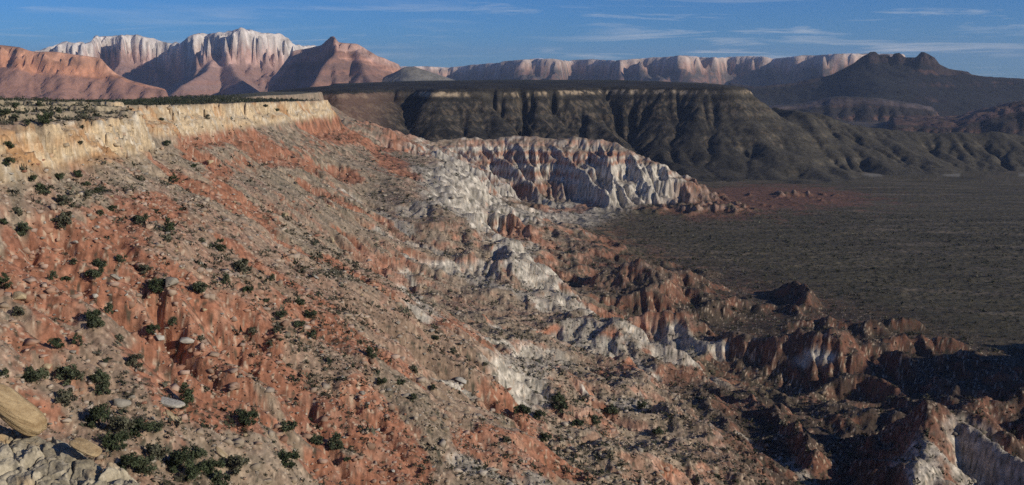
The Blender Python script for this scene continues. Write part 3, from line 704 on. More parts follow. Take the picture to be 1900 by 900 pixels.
massif('grey_hill', 'smooth grey hill beside the butte', 640, 900, 8200, 10400, 26,
       [(640, 175), (700, 150), (725, 138), (752, 124), (770, 124), (800, 134), (850, 150), (900, 170)],
       [(640, 9300), (900, 9300)], [(640, 5), (900, 5)],
       lambda X, Y, z, st, rel, PX, d: C(.20, .185, .15) * (1 + .2 * fbm(X / 200, Y / 200, 4, 3))[..., None], 251, butt=60, K=0.02, slope_t=0.35)
massif('rocky_knolls', 'low rocky reddish knolls on the dark plain', 1640, 2300, 4300, 6400, 14,
       [(1640, 222), (1780, 221), (1800, 214), (1850, 200), (1880, 192), (1930, 185), (2300, 190)],
       [(1640, 5200), (2300, 5000)], [(1640, 10), (1850, 40), (2300, 50)],
       pal_zion((.22, .14, .11), (.20, .125, .10), (.08, .062, .052)), 261, dark=.6, detail=900, butt=160, K=0.09, jag=25, slope_t=0.35, foot=FLOOR - 8, iters=12)
massif('low_hills', 'low broken hills at the foot of the dark ridge', 1400, 1760, 6000, 7600, 18,
       [(1400, 200), (1500, 190), (1550, 178), (1620, 180), (1700, 192), (1760, 205)],
       [(1400, 6800), (1760, 6800)], [(1400, 10), (1560, 50), (1760, 10)],
       pal_zion((.15, .12, .11), (.13, .10, .09), (.06, .052, .048)), 271, dark=.6, butt=160, K=0.08, jag=12, slope_t=0.35, foot=FLOOR - 8)
print('ranges', time.time() - T0)


# ------------------------------------------------------------------ rocks, brush and trees
NPX = np.random.RandomState(5)
def mesh_from(name, V, Fc, mats, colr=None, smooth=False, fmat=None):
    me = bpy.data.meshes.new(name); V = np.asarray(V, np.float32); Fc = np.asarray(Fc, np.int32)
    k = Fc.shape[1]
    me.vertices.add(len(V)); me.vertices.foreach_set('co', V.ravel())
    me.loops.add(Fc.size); me.loops.foreach_set('vertex_index', Fc.ravel())
    me.polygons.add(len(Fc)); me.polygons.foreach_set('loop_start', np.arange(0, Fc.size, k, dtype=np.int32))
    me.update(calc_edges=True)
    if smooth: me.polygons.foreach_set('use_smooth', np.ones(len(Fc), bool))
    if colr is not None:
        a = me.color_attributes.new('Col', 'FLOAT_COLOR', 'POINT')
        c4 = np.ones((len(V), 4), np.float32); c4[:, :3] = colr; a.data.foreach_set('color', c4.ravel())
    for m in mats: me.materials.append(m)
    return me
def hit(px, py):
    """Where the ground shows at a pixel of the photograph."""
    u, v = (px - 950) / F, (450 - py) / F
    c, s_ = math.cos(PITCH), math.sin(PITCH); d = np.array([u, c + v * s_, -s_ + v * c]); d /= math.hypot(d[0], d[1])
    a = math.atan2(d[0], d[1]); ci = int(round((a - az_in[0]) / (az_in[1] - az_in[0])))
    col = Zg[:, ci]; k = np.nonzero((rr * d[2] <= col) & (rr > 60))[0]
    k = k[0] if len(k) else -1
    return d[0] * rr[k], d[1] * rr[k], col[k]

import bmesh
def hull_rock(seed, n=26, flat=.7, bev=0.04, sub=True):
    r = random.Random(seed); bm = bmesh.new()
    for i in range(n):
        v = Vector((r.gauss(0, 1), r.gauss(0, 1), r.gauss(0, 1))).normalized() * r.uniform(.8, 1)
        v.x = max(-.72, min(.78, v.x)); v.y = max(-.8, min(.7, v.y)); v.z = max(-.6, min(.62, v.z)) * flat
        bm.verts.new(v * .6)
    q = bmesh.ops.convex_hull(bm, input=bm.verts)
    for v in [v for v in bm.verts if not v.link_faces]: bm.verts.remove(v)
    if bev: bmesh.ops.bevel(bm, geom=list(bm.edges), offset=bev, segments=1, affect='EDGES')
    bmesh.ops.triangulate(bm, faces=list(bm.faces))
    bm.verts.index_update()
    V = np.array([v.co[:] for v in bm.verts]); Fc = np.array([[v.index for v in f.verts] for f in bm.faces]); bm.free()
    return V, Fc
def stone_mat(name, c1, c2, sc_=1.5):
    m = bpy.data.materials.new(name); m.use_nodes = True; nt = m.node_tree; b = nt.nodes['Principled BSDF']
    b.inputs['Roughness'].default_value = .95; b.inputs['Specular IOR Level'].default_value = .15
    t = N(nt, 'ShaderNodeTexCoord'); no = N(nt, 'ShaderNodeTexNoise'); no.inputs['Scale'].default_value = sc_; no.inputs['Detail'].default_value = 7; no.inputs['Roughness'].default_value = .7
    L(nt, t.outputs['Object'], no.inputs['Vector'])
    cr_ = N(nt, 'ShaderNodeValToRGB'); cr_.color_ramp.elements[0].position = .35; cr_.color_ramp.elements[1].position = .62
    cr_.color_ramp.elements[0].color = (*c1, 1); cr_.color_ramp.elements[1].color = (*c2, 1)
    L(nt, no.outputs[0], cr_.inputs[0]); L(nt, cr_.outputs[0], b.inputs['Base Color'])
    bp = N(nt, 'ShaderNodeBump'); bp.inputs['Distance'].default_value = .25; bp.inputs['Strength'].default_value = .9; L(nt, no.outputs[0], bp.inputs['Height']); L(nt, bp.outputs[0], b.inputs['Normal'])
    return m
M_GREY = stone_mat('grey stone', (.17, .155, .125), (.34, .31, .25)); M_CREAM = stone_mat('cream stone', (.27, .19, .10), (.50, .41, .26))
M_SLAB = stone_mat('bedded tan stone', (.30, .20, .10), (.56, .42, .23), 1.0)
_m = M_SLAB.node_tree; _mp = N(_m, 'ShaderNodeMapping'); _mp.inputs['Scale'].default_value = (.8, 1.5, 7); _nn = [n for n in _m.nodes if n.type == 'TEX_NOISE'][0]; _tt = [n for n in _m.nodes if n.type == 'TEX_COORD'][0]
L(_m, _tt.outputs['Object'], _mp.inputs[0]); L(_m, _mp.outputs[0], _nn.inputs['Vector'])
M_RED = stone_mat('red stone', (.22, .10, .06), (.38, .20, .13)); M_PALE = stone_mat('pale stone', (.27, .25, .20), (.50, .47, .40))
vcm = bpy.data.materials.new('loose stone'); vcm.use_nodes = True
_n = N(vcm.node_tree, 'ShaderNodeVertexColor'); _n.layer_name = 'Col'; L(vcm.node_tree, _n.outputs[0], vcm.node_tree.nodes['Principled BSDF'].inputs['Base Color']); vcm.node_tree.nodes['Principled BSDF'].inputs['Roughness'].default_value = .95
vcm.node_tree.nodes['Principled BSDF'].inputs['Specular IOR Level'].default_value = .1
lfm = bpy.data.materials.new('foliage'); lfm.use_nodes = True
_n = N(lfm.node_tree, 'ShaderNodeVertexColor'); _n.layer_name = 'Col'; L(lfm.node_tree, _n.outputs[0], lfm.node_tree.nodes['Principled BSDF'].inputs['Base Color']); lfm.node_tree.nodes['Principled BSDF'].inputs['Roughness'].default_value = .8
lfm.node_tree.nodes['Principled BSDF'].inputs['Specular IOR Level'].default_value = .1
BARK = stone_mat('bark', (.06, .045, .03), (.14, .11, .08), 3)

def sample(n, r0, r1, seed, a0=-28.5, a1=28.5):
    """Spots spread evenly over the view of the slope."""
    q = np.random.RandomState(seed)
    i0, i1 = np.interp([r0, r1], rr, np.arange(len(rr)))
    ri = q.uniform(i0, i1, n); ci = (np.radians(q.uniform(a0, a1, n)) - az_in[0]) / (az_in[1] - az_in[0])
    def g(G): return bil(G[:, :NIN], ci, ri)
    r_ = np.interp(ri, np.arange(len(rr)), rr); a_ = az_in[0] + ci * (az_in[1] - az_in[0])
    return r_ * np.sin(a_), r_ * np.cos(a_), g(Zg), g(S_), g
def scatter(name, label, cat_mat, protos, x, y, z_, size, cols, squash=None, colj=.25, seed=1):
    q = np.random.RandomState(seed); Vs, Fs, Cs = [], [], []; off = 0
    pid = q.randint(0, len(protos), len(x))
    for p, (V, Fc) in enumerate(protos):
        m = pid == p; n = int(m.sum())
        if not n: continue
        a = q.uniform(0, 6.283, n); ca, sa = np.cos(a), np.sin(a); sz = size[m]
        ax = q.uniform(.7, 1.4, n)
        vx = (V[None, :, 0] * ca[:, None] - V[None, :, 1] * sa[:, None]) * (sz * ax)[:, None] + x[m][:, None]
        vy = (V[None, :, 0] * sa[:, None] + V[None, :, 1] * ca[:, None]) * sz[:, None] + y[m][:, None]
        vz = V[None, :, 2] * sz[:, None] * q.uniform(.7, 1.25, n)[:, None] + z_[m][:, None]
        Vs.append(np.stack([vx, vy, vz], -1).reshape(-1, 3)); k = len(V)
        Fs.append((Fc[None] + (np.arange(n) * k)[:, None, None]).reshape(-1, 3) + off); off += n * k
        c = cols[m][:, None, :] * (1 + colj * q.uniform(-1, 1, (n, k, 1))); Cs.append(c.reshape(-1, 3))
    me = mesh_from(name, np.concatenate(Vs), np.concatenate(Fs), [cat_mat], np.clip(np.concatenate(Cs), 0, 1))
    o = bpy.data.objects.new(name, me); COL.objects.link(o); setting(o, label, 'stuff'); return o

# loose stones over the whole slope
x, y, z_, S1, g = sample(110000, 150, 1500, 31)
cl = fbm(x / 35, y / 35, 301, 3) + .5 * fbm(x / 9, y / 9, 302, 2)
keep = (S1 > 1) & (NPX.uniform(0, 1, len(x)) > .7 * (x > 140)) & (NPX.uniform(-.55, .45, len(x)) < cl) & (z_ > FLOOR + 3)
x, y, z_ = x[keep], y[keep], z_[keep]; dist = np.hypot(x, y)
size = (0.5 + NPX.pareto(2.3, len(x)) * .6).clip(0, 3.6) * np.interp(dist, [150, 400, 1500], [.95, 1.2, 2.1])
cc = np.stack([bil(colr[:, :NIN, k], (np.arctan2(x, y) - az_in[0]) / (az_in[1] - az_in[0]), np.interp(dist, rr, np.arange(len(rr)))) for k in range(3)], -1)
xb = NPX.uniform(-330, -150, 1500); yb = NPX.uniform(250, 620, 1500); x = np.append(x, xb); y = np.append(y, yb); z_ = np.append(z_, ground_z(xb, yb)); size = np.append(size, .7 + NPX.pareto(2.2, 1500).clip(0, 3) * .8)
dist = np.hypot(x, y); cc = np.stack([bil(colr[:, :NIN, k], (np.arctan2(x, y) - az_in[0]) / (az_in[1] - az_in[0]), np.interp(dist, rr, np.arange(len(rr)))) for k in range(3)], -1)
pal = np.array([[.34, .30, .23], [.42, .38, .31], [.27, .23, .17], [.36, .22, .15], [.50, .45, .37]])[NPX.randint(0, 5, len(x))]
scatter('loose_stones', 'loose stones strewn over the talus slope', vcm, [hull_rock(k, 11, .75, 0) for k in range(8)], x, y, z_ + .05 * size, size, .55 * cc + .45 * pal * np.where(x > 120, .22, 1)[:, None], seed=3)
# low brush
def brush_proto(seed, n=16):
    q = np.random.RandomState(seed); V = []; Fc = []
    for i in range(n):
        d = q.normal(size=3); d[2] = abs(d[2]) * .8 + .1; d /= np.linalg.norm(d); c = d * q.uniform(.28, .5)
        for k in range(3): V.append(c + q.normal(size=3) * .17)
        Fc.append([3 * i, 3 * i + 1, 3 * i + 2])
    return np.array(V), np.array(Fc)
x, y, z_, S1, g = sample(120000, 130, 2300, 33)
cl = fbm(x / 60, y / 60, 311, 3) + .4 * fbm(x / 14, y / 14, 312, 2)
stp = g(steep)
keep = (NPX.uniform(-.7, .5, len(x)) < cl - .7 * (stp - .5) - .3 * (S1 > 2) * (S1 < 100) * (y < 620) - .25 * (S1 < 2) * (S1 > -75))
x, y, z_ = x[keep], y[keep], z_[keep]; dist = np.hypot(x, y)
size = (0.8 + NPX.pareto(2.6, len(x)) * .8).clip(0, 3.6) * np.interp(dist, [150, 400, 1900], [.9, 1.15, 2.2])
pal = np.array([[.050, .052, .032], [.075, .072, .048], [.035, .042, .026], [.12, .115, .08]])[NPX.randint(0, 4, len(x))]
scatter('desert_brush', 'low dark desert brush dotted over slope and valley edge', lfm, [brush_proto(k) for k in range(6)], x, y, z_, size, pal, seed=4)
print('scatter', time.time() - T0)

# ---- junipers
def juniper_meshes(seed, tall=1.0):
    q = np.random.RandomState(seed)
    lobes_ = []
    for i in range(15):
        a = q.uniform(0, 6.283); r_ = q.uniform(.05, .42); h = q.uniform(.18, .88) * tall * (1.05 - .6 * r_)
        lobes_.append((r_ * math.cos(a), r_ * math.sin(a), h, q.uniform(.09, .2) * (1.1 - .35 * h / tall)))
    V, Fc, Cc = [], [], []; k = 0
    for (lx, ly, lz, lr) in lobes_:
        base = np.array([[.070, .082, .046], [.095, .095, .062], [.055, .070, .036]][seed % 3]) * q.uniform(.55, 1.5)
        for i in range(80):
            d = q.normal(size=3); d /= np.linalg.norm(d); c = np.array([lx, ly, lz]) + d * lr * q.uniform(.55, 1.12) * np.array([1, 1, .9])
            c[2] = max(.07, c[2])
            for j in range(3): V.append(c + q.normal(size=3) * .042)
            Fc.append([k, k + 1, k + 2]); k += 3; cj = base * q.uniform(.7, 1.35); Cc += [cj] * 3
    crown = mesh_from('crown', V, Fc, [lfm], np.clip(Cc, 0, 1))
    # trunk with a few crooked limbs
    TV, TF = [], []
    def tube(p0, p1, r0, r1, n=6, seg=3):
        base = len(TV); p0, p1 = np.array(p0), np.array(p1); ax = p1 - p0; u = np.cross(ax, [0.3, .2, 1.]); u /= np.linalg.norm(u); v = np.cross(ax, u); v /= np.linalg.norm(v)
        for s_ in range(seg + 1):
            t = s_ / seg; c = p0 + ax * t + q.normal(size=3) * .012 * (0 < s_ < seg)
            for a in range(n):
                an = 2 * math.pi * a / n; TV.append(c + (u * math.cos(an) + v * math.sin(an)) * (r0 + (r1 - r0) * t))
        for s_ in range(seg):
            for a in range(n):
                i0 = base + s_ * n + a; i1 = base + s_ * n + (a + 1) % n; TF.append([i0, i1, i1 + n, i0 + n])
    tube((0, 0, -.08), (.03, .02, .32 * tall), .06, .042)
    for (lx, ly, lz, lr) in lobes_[:5]: tube((.02, .01, .2 * tall), (lx, ly, lz), .032, .012)
    return crown, mesh_from('trunk', TV, TF, [BARK], smooth=True)
JUN = [juniper_meshes(500 + i, t) for i, t in enumerate([.75, .85, .8, 1.25, .7])]
def where(px, py, x, y, S1):
    """Which stretch of the slope a tree or stone stands on, in words one can find."""
    if S1 < 0: return 'on the flat rim above the yellow cliff'
    if py < 240: return 'on the ledges of the yellow caprock cliff'
    if px < 230 and py < 345: return 'at the foot of the nearest yellow cliff'
    if px < 230 and py < 430: return 'on grey talus between the near cliff and the orange band'
    if px < 250 and py < 540: return 'along the orange band near the dark gully'
    if px < 480 and py < 470: return 'beside the straight talus rib under the cliff corner'
    if px < 480 and py < 600: return 'among the grey boulders below the orange band'
    if px < 260 and py < 700: return 'on stony red ground above the wooded gully'
    if px < 420 and py >= 700: return 'in the wooded gully behind the tan slab'
    if px < 420: return 'left of the eroded orange outcrop'
    if px < 760 and py < 600: return 'on the smooth middle talus'
    if px < 780: return 'below the eroded orange outcrop'
    if px < 1000 and py < 620: return 'on the upper edge of the white badlands'
    if px < 1250 and py > 600: return 'along the brushy bench under the white badlands'
    if py < 620: return 'among the white badlands'
    return 'on the dark red knolls above the valley'
first = {}
def plant(idx, x, y, z_, size, label, group):
    cm, tm = JUN[idx]
    if idx not in first:
        root = bpy.data.objects.new('juniper', None); COL.objects.link(root)
        c = bpy.data.objects.new('crown', cm); c.parent = root; COL.objects.link(c)
        t = bpy.data.objects.new('trunk', tm); t.parent = root; COL.objects.link(t)
        first[idx] = root
    else:
        src = first[idx]; root = src.copy(); COL.objects.link(root)
        for ch in src.children:
            d = ch.copy(); d.parent = root; COL.objects.link(d)
    root.location = (x, y, z_ - .03 * size); root.rotation_euler = (0, 0, rng.uniform(0, 6.28)); k = size
    root.scale = (k * rng.uniform(.9, 1.1), k * rng.uniform(.9, 1.1), k * rng.uniform(.85, 1.1))
    root['label'] = label; root['category'] = 'juniper tree'; root['group'] = group
    return root
JP = [(17, 317, 18), (62, 337, 14), (81, 362, 26), (110, 337, 20), (145, 331, 16), (160, 345, 14), (182, 358, 14), (162, 366, 14), (118, 382, 24), (135, 386, 12), (35, 400, 18), (44, 437, 26), (7, 417, 14), (120, 424, 32),
      (187, 402, 12), (209, 392, 12), (261, 416, 24), (315, 434, 22, 3), (313, 452, 20), (322, 342, 14, 3), (360, 313, 10), (185, 497, 24), (177, 519, 28), (225, 489, 18), (138, 493, 12), (98, 518, 18), (124, 525, 14), (269, 510, 24),
      (293, 548, 30), (419, 528, 20), (448, 508, 34), (409, 451, 12), (377, 452, 14), (411, 466, 14), (505, 524, 14), (461, 548, 18), (556, 565, 18), (522, 590, 22), (576, 590, 22), (495, 562, 12), (37, 586, 22), (202, 583, 20), (174, 598, 28),
      (7, 540, 22, 3), (370, 545, 30), (178, 612, 26), (322, 610, 18), (283, 618, 22), (104, 646, 26), (145, 648, 16, 3), (224, 637, 18), (247, 682, 32), (8, 705, 20), (64, 712, 40), (128, 712, 44), (184, 714, 34), (126, 752, 36), (347, 756, 36, 3),
      (184, 792, 46), (222, 812, 46), (215, 836, 42), (259, 810, 38), (288, 806, 28), (290, 856, 46), (337, 874, 56), (367, 856, 32), (364, 893, 42), (461, 788, 36), (438, 876, 40), (532, 864, 40), (586, 824, 26), (536, 806, 34), (374, 634, 14),
      (471, 628, 18), (556, 608, 20), (579, 629, 20), (522, 633, 10), (626, 834, 24), (192, 732, 28), (808, 632, 16), (690, 666, 26), (842, 657, 16), (900, 685, 10), (708, 715, 18), (766, 745, 16), (970, 772, 30), (1000, 778, 22), (1035, 751, 30),
      (1040, 763, 28), (1133, 770, 28), (1190, 758, 20), (1072, 794, 20), (1106, 788, 22), (1220, 806, 20), (804, 726, 14), (770, 692, 18), (744, 714, 18), (622, 830, 30), (940, 820, 18), (1012, 820, 20), (645, 858, 14), (7, 217, 20), (74, 199, 10),
      (91, 220, 16), (52, 232, 10), (17, 283, 16), (81, 233, 22), (157, 222, 14), (384, 222, 10), (493, 208, 9), (513, 208, 10), (310, 272, 12), (300, 225, 9), (30, 205, 14), (110, 210, 10), (28, 225, 14), (150, 280, 9), (270, 880, 40), (240, 870, 36), (395, 880, 36), (410, 905, 36)]
SPECIAL = {(315, 434): 'tall pointed juniper standing alone in mid slope under the cliff corner', (448, 508): 'broad juniper clump against the grey talus right of the mid slope boulders', (7, 540): 'tall dark juniper at the mouth of the black gully on the edge',
           (347, 756): 'upright juniper at the right end of the white ledge', (337, 874): 'largest and lowest juniper of the wooded gully', (461, 788): 'juniper at the foot of the bright orange fluted outcrop',
           (247, 682): 'juniper alone above the dark red bare patch', (536, 806): 'dark juniper in the hollow of the pink gullied bank', (17, 317): 'round black juniper on bare cream ground below the near cliff', (322, 342): 'slim juniper on the orange patch under the cliff corner'}
njun = 0
for t in JP:
    px, py, wpx = t[:3]; x, y, z_ = hit(px, py); D = math.hypot(x, y)
    if z_ <= FLOOR + 2 or D > 2500: continue
    size = wpx * D / F * 1.15
    S1 = float(rim_signed(np.array([x]), np.array([y]))[0][0])
    w_ = where(px, py, x, y, S1)
    kind = t[3] if len(t) > 3 else rng.choice([0, 1, 2, 4])
    if (px, py) in SPECIAL: lab = SPECIAL[(px, py)]
    else: lab = 'dark green rounded juniper ' + w_
    plant(kind, x, y, float(z_), min(size, 9), lab, 'junipers ' + w_); njun += 1
# the wooded rim: skyline junipers of the plateau behind the near cliff
q = np.random.RandomState(77)
ntop = 0
while ntop < 150:
    a = math.radians(q.uniform(-28, -10.5)); r_ = q.uniform(430, 1500)
    x, y = r_ * math.sin(a), r_ * math.cos(a)
    S1 = float(rim_signed(np.array([x]), np.array([y]))[0][0])
    if S1 > -75 or S1 < -420: continue
    z_ = float(ground_z(np.array([x]), np.array([y]))[0])
    plant(rng.choice([0, 1, 2, 4]), x, y, z_, q.uniform(3.2, 5.5), 'dark juniper on the wooded flat behind the yellow cliff top', 'junipers of the wooded flat behind the cliff top'); ntop += 1
# the rest of that woodland as one mass
x, y, z_, S1, g = sample(9000, 420, 2600, 35, -28.5, -5)
keep = (S1 < -90 + 60 * (y > 700)) & (y > 400)
x, y, z_ = x[keep], y[keep], z_[keep]
def tuft(seed):
    q = np.random.RandomState(seed); V, Fc = [], []
    for i in range(60):
        d = q.normal(size=3); d /= np.linalg.norm(d); c = np.array([0, 0, .42]) + d * .4 * q.uniform(.6, 1.1)
        for j in range(3): V.append(c + q.normal(size=3) * .09)
        Fc.append([3 * i, 3 * i + 1, 3 * i + 2])
    return np.array(V), np.array(Fc)
pal = np.array([[.045, .055, .032], [.06, .066, .04], [.035, .045, .028]])[NPX.randint(0, 3, len(x))]
scatter('juniper_woodland', 'dark juniper woodland covering the plateau', lfm, [tuft(k) for k in range(4)], x, y, z_, NPX.uniform(3, 5.5, len(x)), pal, seed=6)
print('trees', njun, ntop, time.time() - T0)

# ---- boulders
ROCKS = []
for k in range(7):
    V, Fc = hull_rock(900 + k, 15, .85, .02); ROCKS.append((V, Fc))
RM = {}
def rock_mesh(k, mat):
    if (k, mat.name) not in RM: RM[(k, mat.name)] = mesh_from('boulder', *ROCKS[k], [mat])
    return RM[(k, mat.name)]
def boulder(px, py, wpx, mat, label, group=None, k=None, sc3=(1, 1, .8), rz=None, tilt=0, sink=.12):
    x, y, z_ = hit(px, py); D = math.hypot(x, y)
    if D > 2600 or (z_ < FLOOR + 2): return None
    sz = wpx * D / F
    o = bpy.data.objects.new('boulder', rock_mesh(rng.randrange(7) if k is None else k, mat)); COL.objects.link(o)
    o.scale = (sz * sc3[0], sz * sc3[1], sz * sc3[2]); o.location = (x, y, float(z_) + sz * sc3[2] * (.36 - sink)); o.rotation_euler = (rng.uniform(-.2, .2), tilt, rng.uniform(0, 6.28) if rz is None else rz)
    o['label'] = label; o['category'] = 'boulder'
    if group: o['group'] = group
    return o
for (px, py, w_, m, lab, s3, rz, tl) in [
    (320, 536, 27, M_GREY, 'large squarish grey boulder alone on red ground in mid slope', (1, .9, 1.15), .3, 0),
    (215, 519, 22, M_GREY, 'tilted grey slab boulder with black shade on one side', (1.1, .8, .7), .5, .6),
    (348, 641, 30, M_PALE, 'pale blocky boulder heap above the dark red bare patch', (1.1, .9, .6), .2, 0),
    (298, 642, 18, M_PALE, 'small white boulder left of the pale blocky heap', (1, .8, .8), 1, .3),
    (226, 752, 34, M_GREY, 'rounded dark grey boulder beside the wooded gully', (1, .9, .7), .4, .3),
    (90, 690, 20, M_CREAM, 'cream boulder above the gully junipers', (1, .8, .8), 0, .3),
    (38, 562, 26, M_CREAM, 'cream split boulder under the black gully mouth', (1, .8, 1), 0, .2),
    (857, 712, 26, M_PALE, 'white chalky boulder on the dark brushy slope', (1.2, 1, .6), 0, .4),
    (585, 515, 14, M_PALE, 'lone white slab shining on the middle talus', (1.4, .6, .4), -.5, .5),
    (615, 450, 16, M_CREAM, 'cream block on the upper middle talus', (1.2, .8, .6), -.5, .4),
    (530, 403, 16, M_CREAM, 'cream block near the top of the orange streak', (1, .8, .9), -.5, .2),
    (322, 778, 34, M_CREAM, 'cream boulder below the white ledge', (1.3, .7, .5), -.4, .5),
    (412, 845, 34, M_CREAM, 'long cream slab lying low in the wooded gully', (1.4, .5, .35), -.5, .5),
    (180, 425, 12, M_PALE, 'white stone beside the junipers over the orange band', (1, .8, .6), 0, 0),
    (262, 868, 14, M_CREAM, 'small tan stone standing on the grey ledge rim', (1, .8, 1.2), 0, 0)]:
    boulder(px, py, w_, m, lab, None, None, s3, rz, tl)
# a long white ledge of tilted beds
x, y, z_ = hit(305, 745); D = math.hypot(x, y)
def ledge_rock(name, label, cat, L_, W_, T_, loc, rot, mat, seed, rough=.12):
    bm = bmesh.new(); bmesh.ops.create_cube(bm, size=1); bmesh.ops.subdivide_edges(bm, edges=list(bm.edges), cuts=11, use_grid_fill=True)
    co = np.array([v.co[:] for v in bm.verts]); p = np.abs(co * 2)
    nrm = (p**3).sum(1)**(1 / 3.); co = co / nrm[:, None] * 1.0
    n_ = fbm(co[:, 0] * 2.2 + co[:, 2] * 1.3, co[:, 1] * 2.0 + seed, seed, 4) + .5 * fbm(co[:, 2] * 7, co[:, 0] * 1.2, seed + 2, 2)
    n_ = n_ + .5 * np.floor(3 * fbm(co[:, 2] * 9 + co[:, 0], co[:, 1] * .7 + co[:, 0] * .5, seed + 5, 2)) / 3
    co = co * (1 + rough * n_[:, None]); co[:, 2] *= (1 - .35 * np.clip(co[:, 0] + .3, 0, 1))
    for v, c in zip(bm.verts, co): v.co = (c[0] * L_, c[1] * W_, c[2] * T_)
    for f in bm.faces: f.smooth = True
    me = bpy.data.meshes.new(name); bm.to_mesh(me); bm.free(); me.materials.append(mat)
    o = bpy.data.objects.new(name, me); COL.objects.link(o); o.location = loc; o.rotation_euler = rot
    o['label'] = label; o['category'] = cat; return o
ledge_rock('rock_ledge', 'long white tilted rock ledge above the gully junipers', 'rock ledge', 74 * D / F, 5, 12 * D / F, (x, y, float(z_) - .3), (0, .16, -.15), M_PALE, 31)
# tan overhanging slab on the grey ledge
p = at(18, 758, 42.6)
def grey_outcrop():
    cx = [-330, -120, 0, 60, 130, 200, 262, 330, 400]; cy = [735, 770, 790, 800, 832, 870, 905, 950, 1010]; cY = [44.5, 43.5, 43, 42.5, 41.5, 40.5, 39.5, 38.5, 37.5]
    P = np.array([at(a, b, c) for a, b, c in zip(cx, cy, cY)])
    u = np.linspace(0, 1, 420); seg = np.linspace(0, 1, len(cx))
    C0 = np.stack([np.interp(u, seg, P[:, k]) for k in range(3)], -1)
    v = np.concatenate([np.linspace(-2.2, 0, 60), np.linspace(0.04, 9, 230)])
    X = C0[None, :, 0] - 0.15 * v[:, None]; Y = C0[None, :, 1] - v[:, None]
    z = C0[None, :, 2] - np.where(v > 0, .10 * v + .045 * v * v, 2.2 * v * v * .5)[:, None] + 0 * X
    wx = X + .35 * fbm(X, Y, 501, 3); wy = Y + .35 * fbm(X, Y, 502, 3)
    def vor(a, b, seed):
        best = np.full(a.shape, 9.); sec = best.copy(); idv = np.zeros(a.shape)
        ia, ib = np.floor(a).astype(np.int64), np.floor(b).astype(np.int64)
        for da in (-1, 0, 1):
            for db in (-1, 0, 1):
                h1 = _hash(ia + da, ib + db, seed) / 6.2832; h2 = _hash(ia + da, ib + db, seed + 9) / 6.2832
                d = np.hypot(ia + da + h1 - a, ib + db + h2 - b)
                m = d < best; sec = np.where(m, best, np.minimum(sec, d)); idv = np.where(m, h1 + h2, idv); best = np.where(m, d, best)
        return sec - best, idv
    e1, i1 = vor(wx / 1.7, wy / 1.2, 511); e2, i2 = vor(wx / .62, wy / .5, 512)
    z = z + .3 * (i1 - 1) - .28 * np.exp(-(e1 / .07)**2) + .10 * (i2 - 1) - .10 * np.exp(-(e2 / .12)**2) + .25 * fbm(wx / .8, wy / .8, 513, 4)
    tilt = np.where(i1 > 1, .18, -.12) * (wx * 1.3 % 1.0) * .6; z = z + tilt * .5
    n = fbm(wx / .5, wy / .5, 514, 4); n2 = fbm(X / 2.5, Y / 2.5, 515, 2)
    col = mixc(C(.27, .235, .165) + 0 * X[..., None], C(.45, .395, .285), sstep(-.25, .35, n + .5 * (i1 - 1)))
    col = mixc(col, C(.46, .32, .17), .7 * sstep(.15, .45, n2)); col = mixc(col, C(.10, .095, .08), .6 * sstep(.25, .45, fbm(X / .3, Y / .3, 516, 3)))
    o = grid_mesh('rock_outcrop', X, Y, z, col, rock_mat('outcrop stone', 6, .05))
    o['label'] = 'cracked pale grey rock outcrop carrying the tan overhanging slab'; o['category'] = 'rock outcrop'
grey_outcrop()
sl_o = ledge_rock('sandstone_slab', 'smooth tan overhanging sandstone slab with a dark hollow beneath', 'rock slab', 3.7, 1.5, 1.15, (p[0], p[1], p[2] + .05), (.15, .55, -.12), M_SLAB, 45, .13)
for v_ in sl_o.data.vertices:
    x_ = v_.co.x / 3.7; t_ = max(0, min(1, (x_ + .3) / .5))
    if v_.co.z < .25: v_.co.z = .25 + (v_.co.z - .25) * (.12 + .88 * t_)
    v_.co.z -= .35 * max(0, x_ - .2)
p = at(-40, 795, 43.2)
ledge_rock('prop_rock', 'squat dark grey rock holding up the tan slab', 'rock', 1.1, 1.3, 1.3, (p[0], p[1], p[2] - .3), (0, .3, .4), M_GREY, 51, .2)
p = at(160, 830, 41.2)
ledge_rock('thin_slab', 'thin flat tan slab below the big overhanging slab', 'rock slab', 1.5, .8, .16, p, (.1, .35, -.3), M_SLAB, 57, .15)
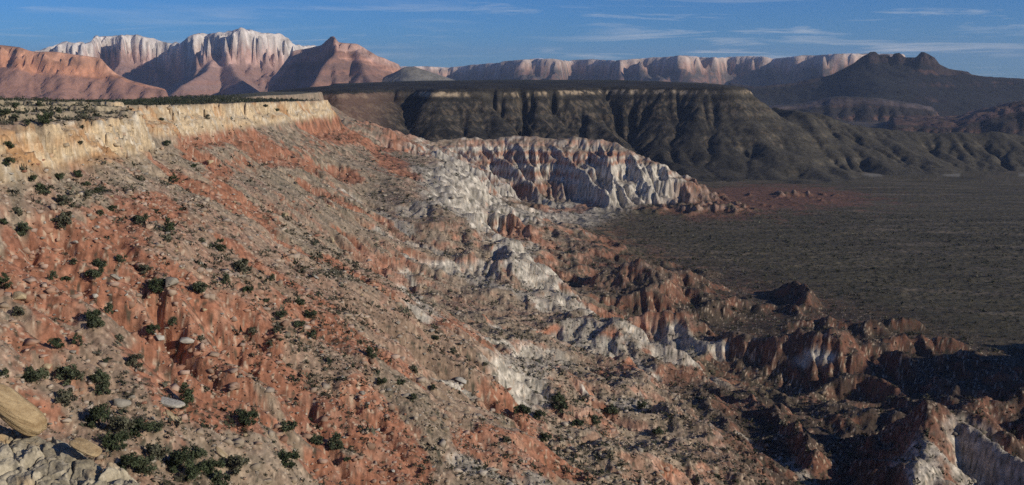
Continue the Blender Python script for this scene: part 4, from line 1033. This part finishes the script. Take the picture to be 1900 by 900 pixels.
# more boulders of the slope
nb_ = 0; qq = random.Random(99)
while nb_ < 230:
    px, py = qq.uniform(0, 1150), qq.uniform(300, 898)
    if px > 500 + 1.0 * (py - 250): continue
    if fbm(np.array([px / 70.]), np.array([py / 50.]), 333, 2)[0] < qq.uniform(-.3, .3): continue
    x, y, z_ = hit(px, py)
    if math.hypot(x, y) < 120: continue
    S1 = float(rim_signed(np.array([x]), np.array([y]))[0][0])
    w_ = where(px, py, x, y, S1); m = qq.choice([M_GREY, M_GREY, M_PALE, M_RED, M_CREAM])
    cn = m.name.split()[0]
    boulder(px, py, min(15, 5 + qq.paretovariate(2.2) * 2.4), m, 'angular %s boulder %s' % (cn, w_), '%s boulders %s' % (cn, w_), None, (1, qq.uniform(.7, 1), qq.uniform(.5, .9))); nb_ += 1
print('boulders', time.time() - T0)
# labels that single out one of a handful: by how high on the slope each stands
ORD = ['highest', 'second highest', 'third highest', 'fourth highest', 'fifth highest', 'sixth highest', 'seventh highest', 'eighth highest', 'ninth highest', 'tenth highest']
LOW = ['lowest', 'second lowest', 'third lowest', 'fourth lowest', 'fifth lowest', 'sixth lowest', 'seventh lowest', 'eighth lowest', 'ninth lowest', 'tenth lowest']
grp = {}
for o in list(COL.objects):
    if o.parent is None and o.get('group') and o.get('category') in ('juniper tree', 'boulder') and 'wooded flat' not in o['group']:
        grp.setdefault(o['label'], []).append(o)
for lab, os_ in grp.items():
    if len(os_) < 2 or len(os_) > 20: continue
    os_.sort(key=lambda o: -o.location.z); n = len(os_)
    for i, o in enumerate(os_):
        rank = ORD[i] if i < (n + 1) // 2 else LOW[n - 1 - i]
        body = lab.replace('dark green rounded ', '').replace('angular ', '')
        o['label'] = rank + ' ' + body
# ------------------------------------------------------------------ haze
def haze():
    bpy.ops.mesh.primitive_cube_add(size=1)
    o = bpy.context.object; o.name = 'haze'; zb, zt = FLOOR - 45, 1250
    o.scale = (100000, 100000, zt - zb); o.location = (0, 0, (zb + zt) / 2)
    m = bpy.data.materials.new('haze'); m.use_nodes = True; nt = m.node_tree; nt.nodes.remove(nt.nodes['Principled BSDF'])
    v = N(nt, 'ShaderNodeVolumePrincipled'); v.inputs['Color'].default_value = (.55, .72, 1, 1); v.inputs['Density'].default_value = 1.7e-5; v.inputs['Anisotropy'].default_value = 0.1
    L(nt, v.outputs[0], nt.nodes['Material Output'].inputs['Volume'])
    o.data.materials.append(m); setting(o, 'thin blue air over the valley', 'stuff')
haze()
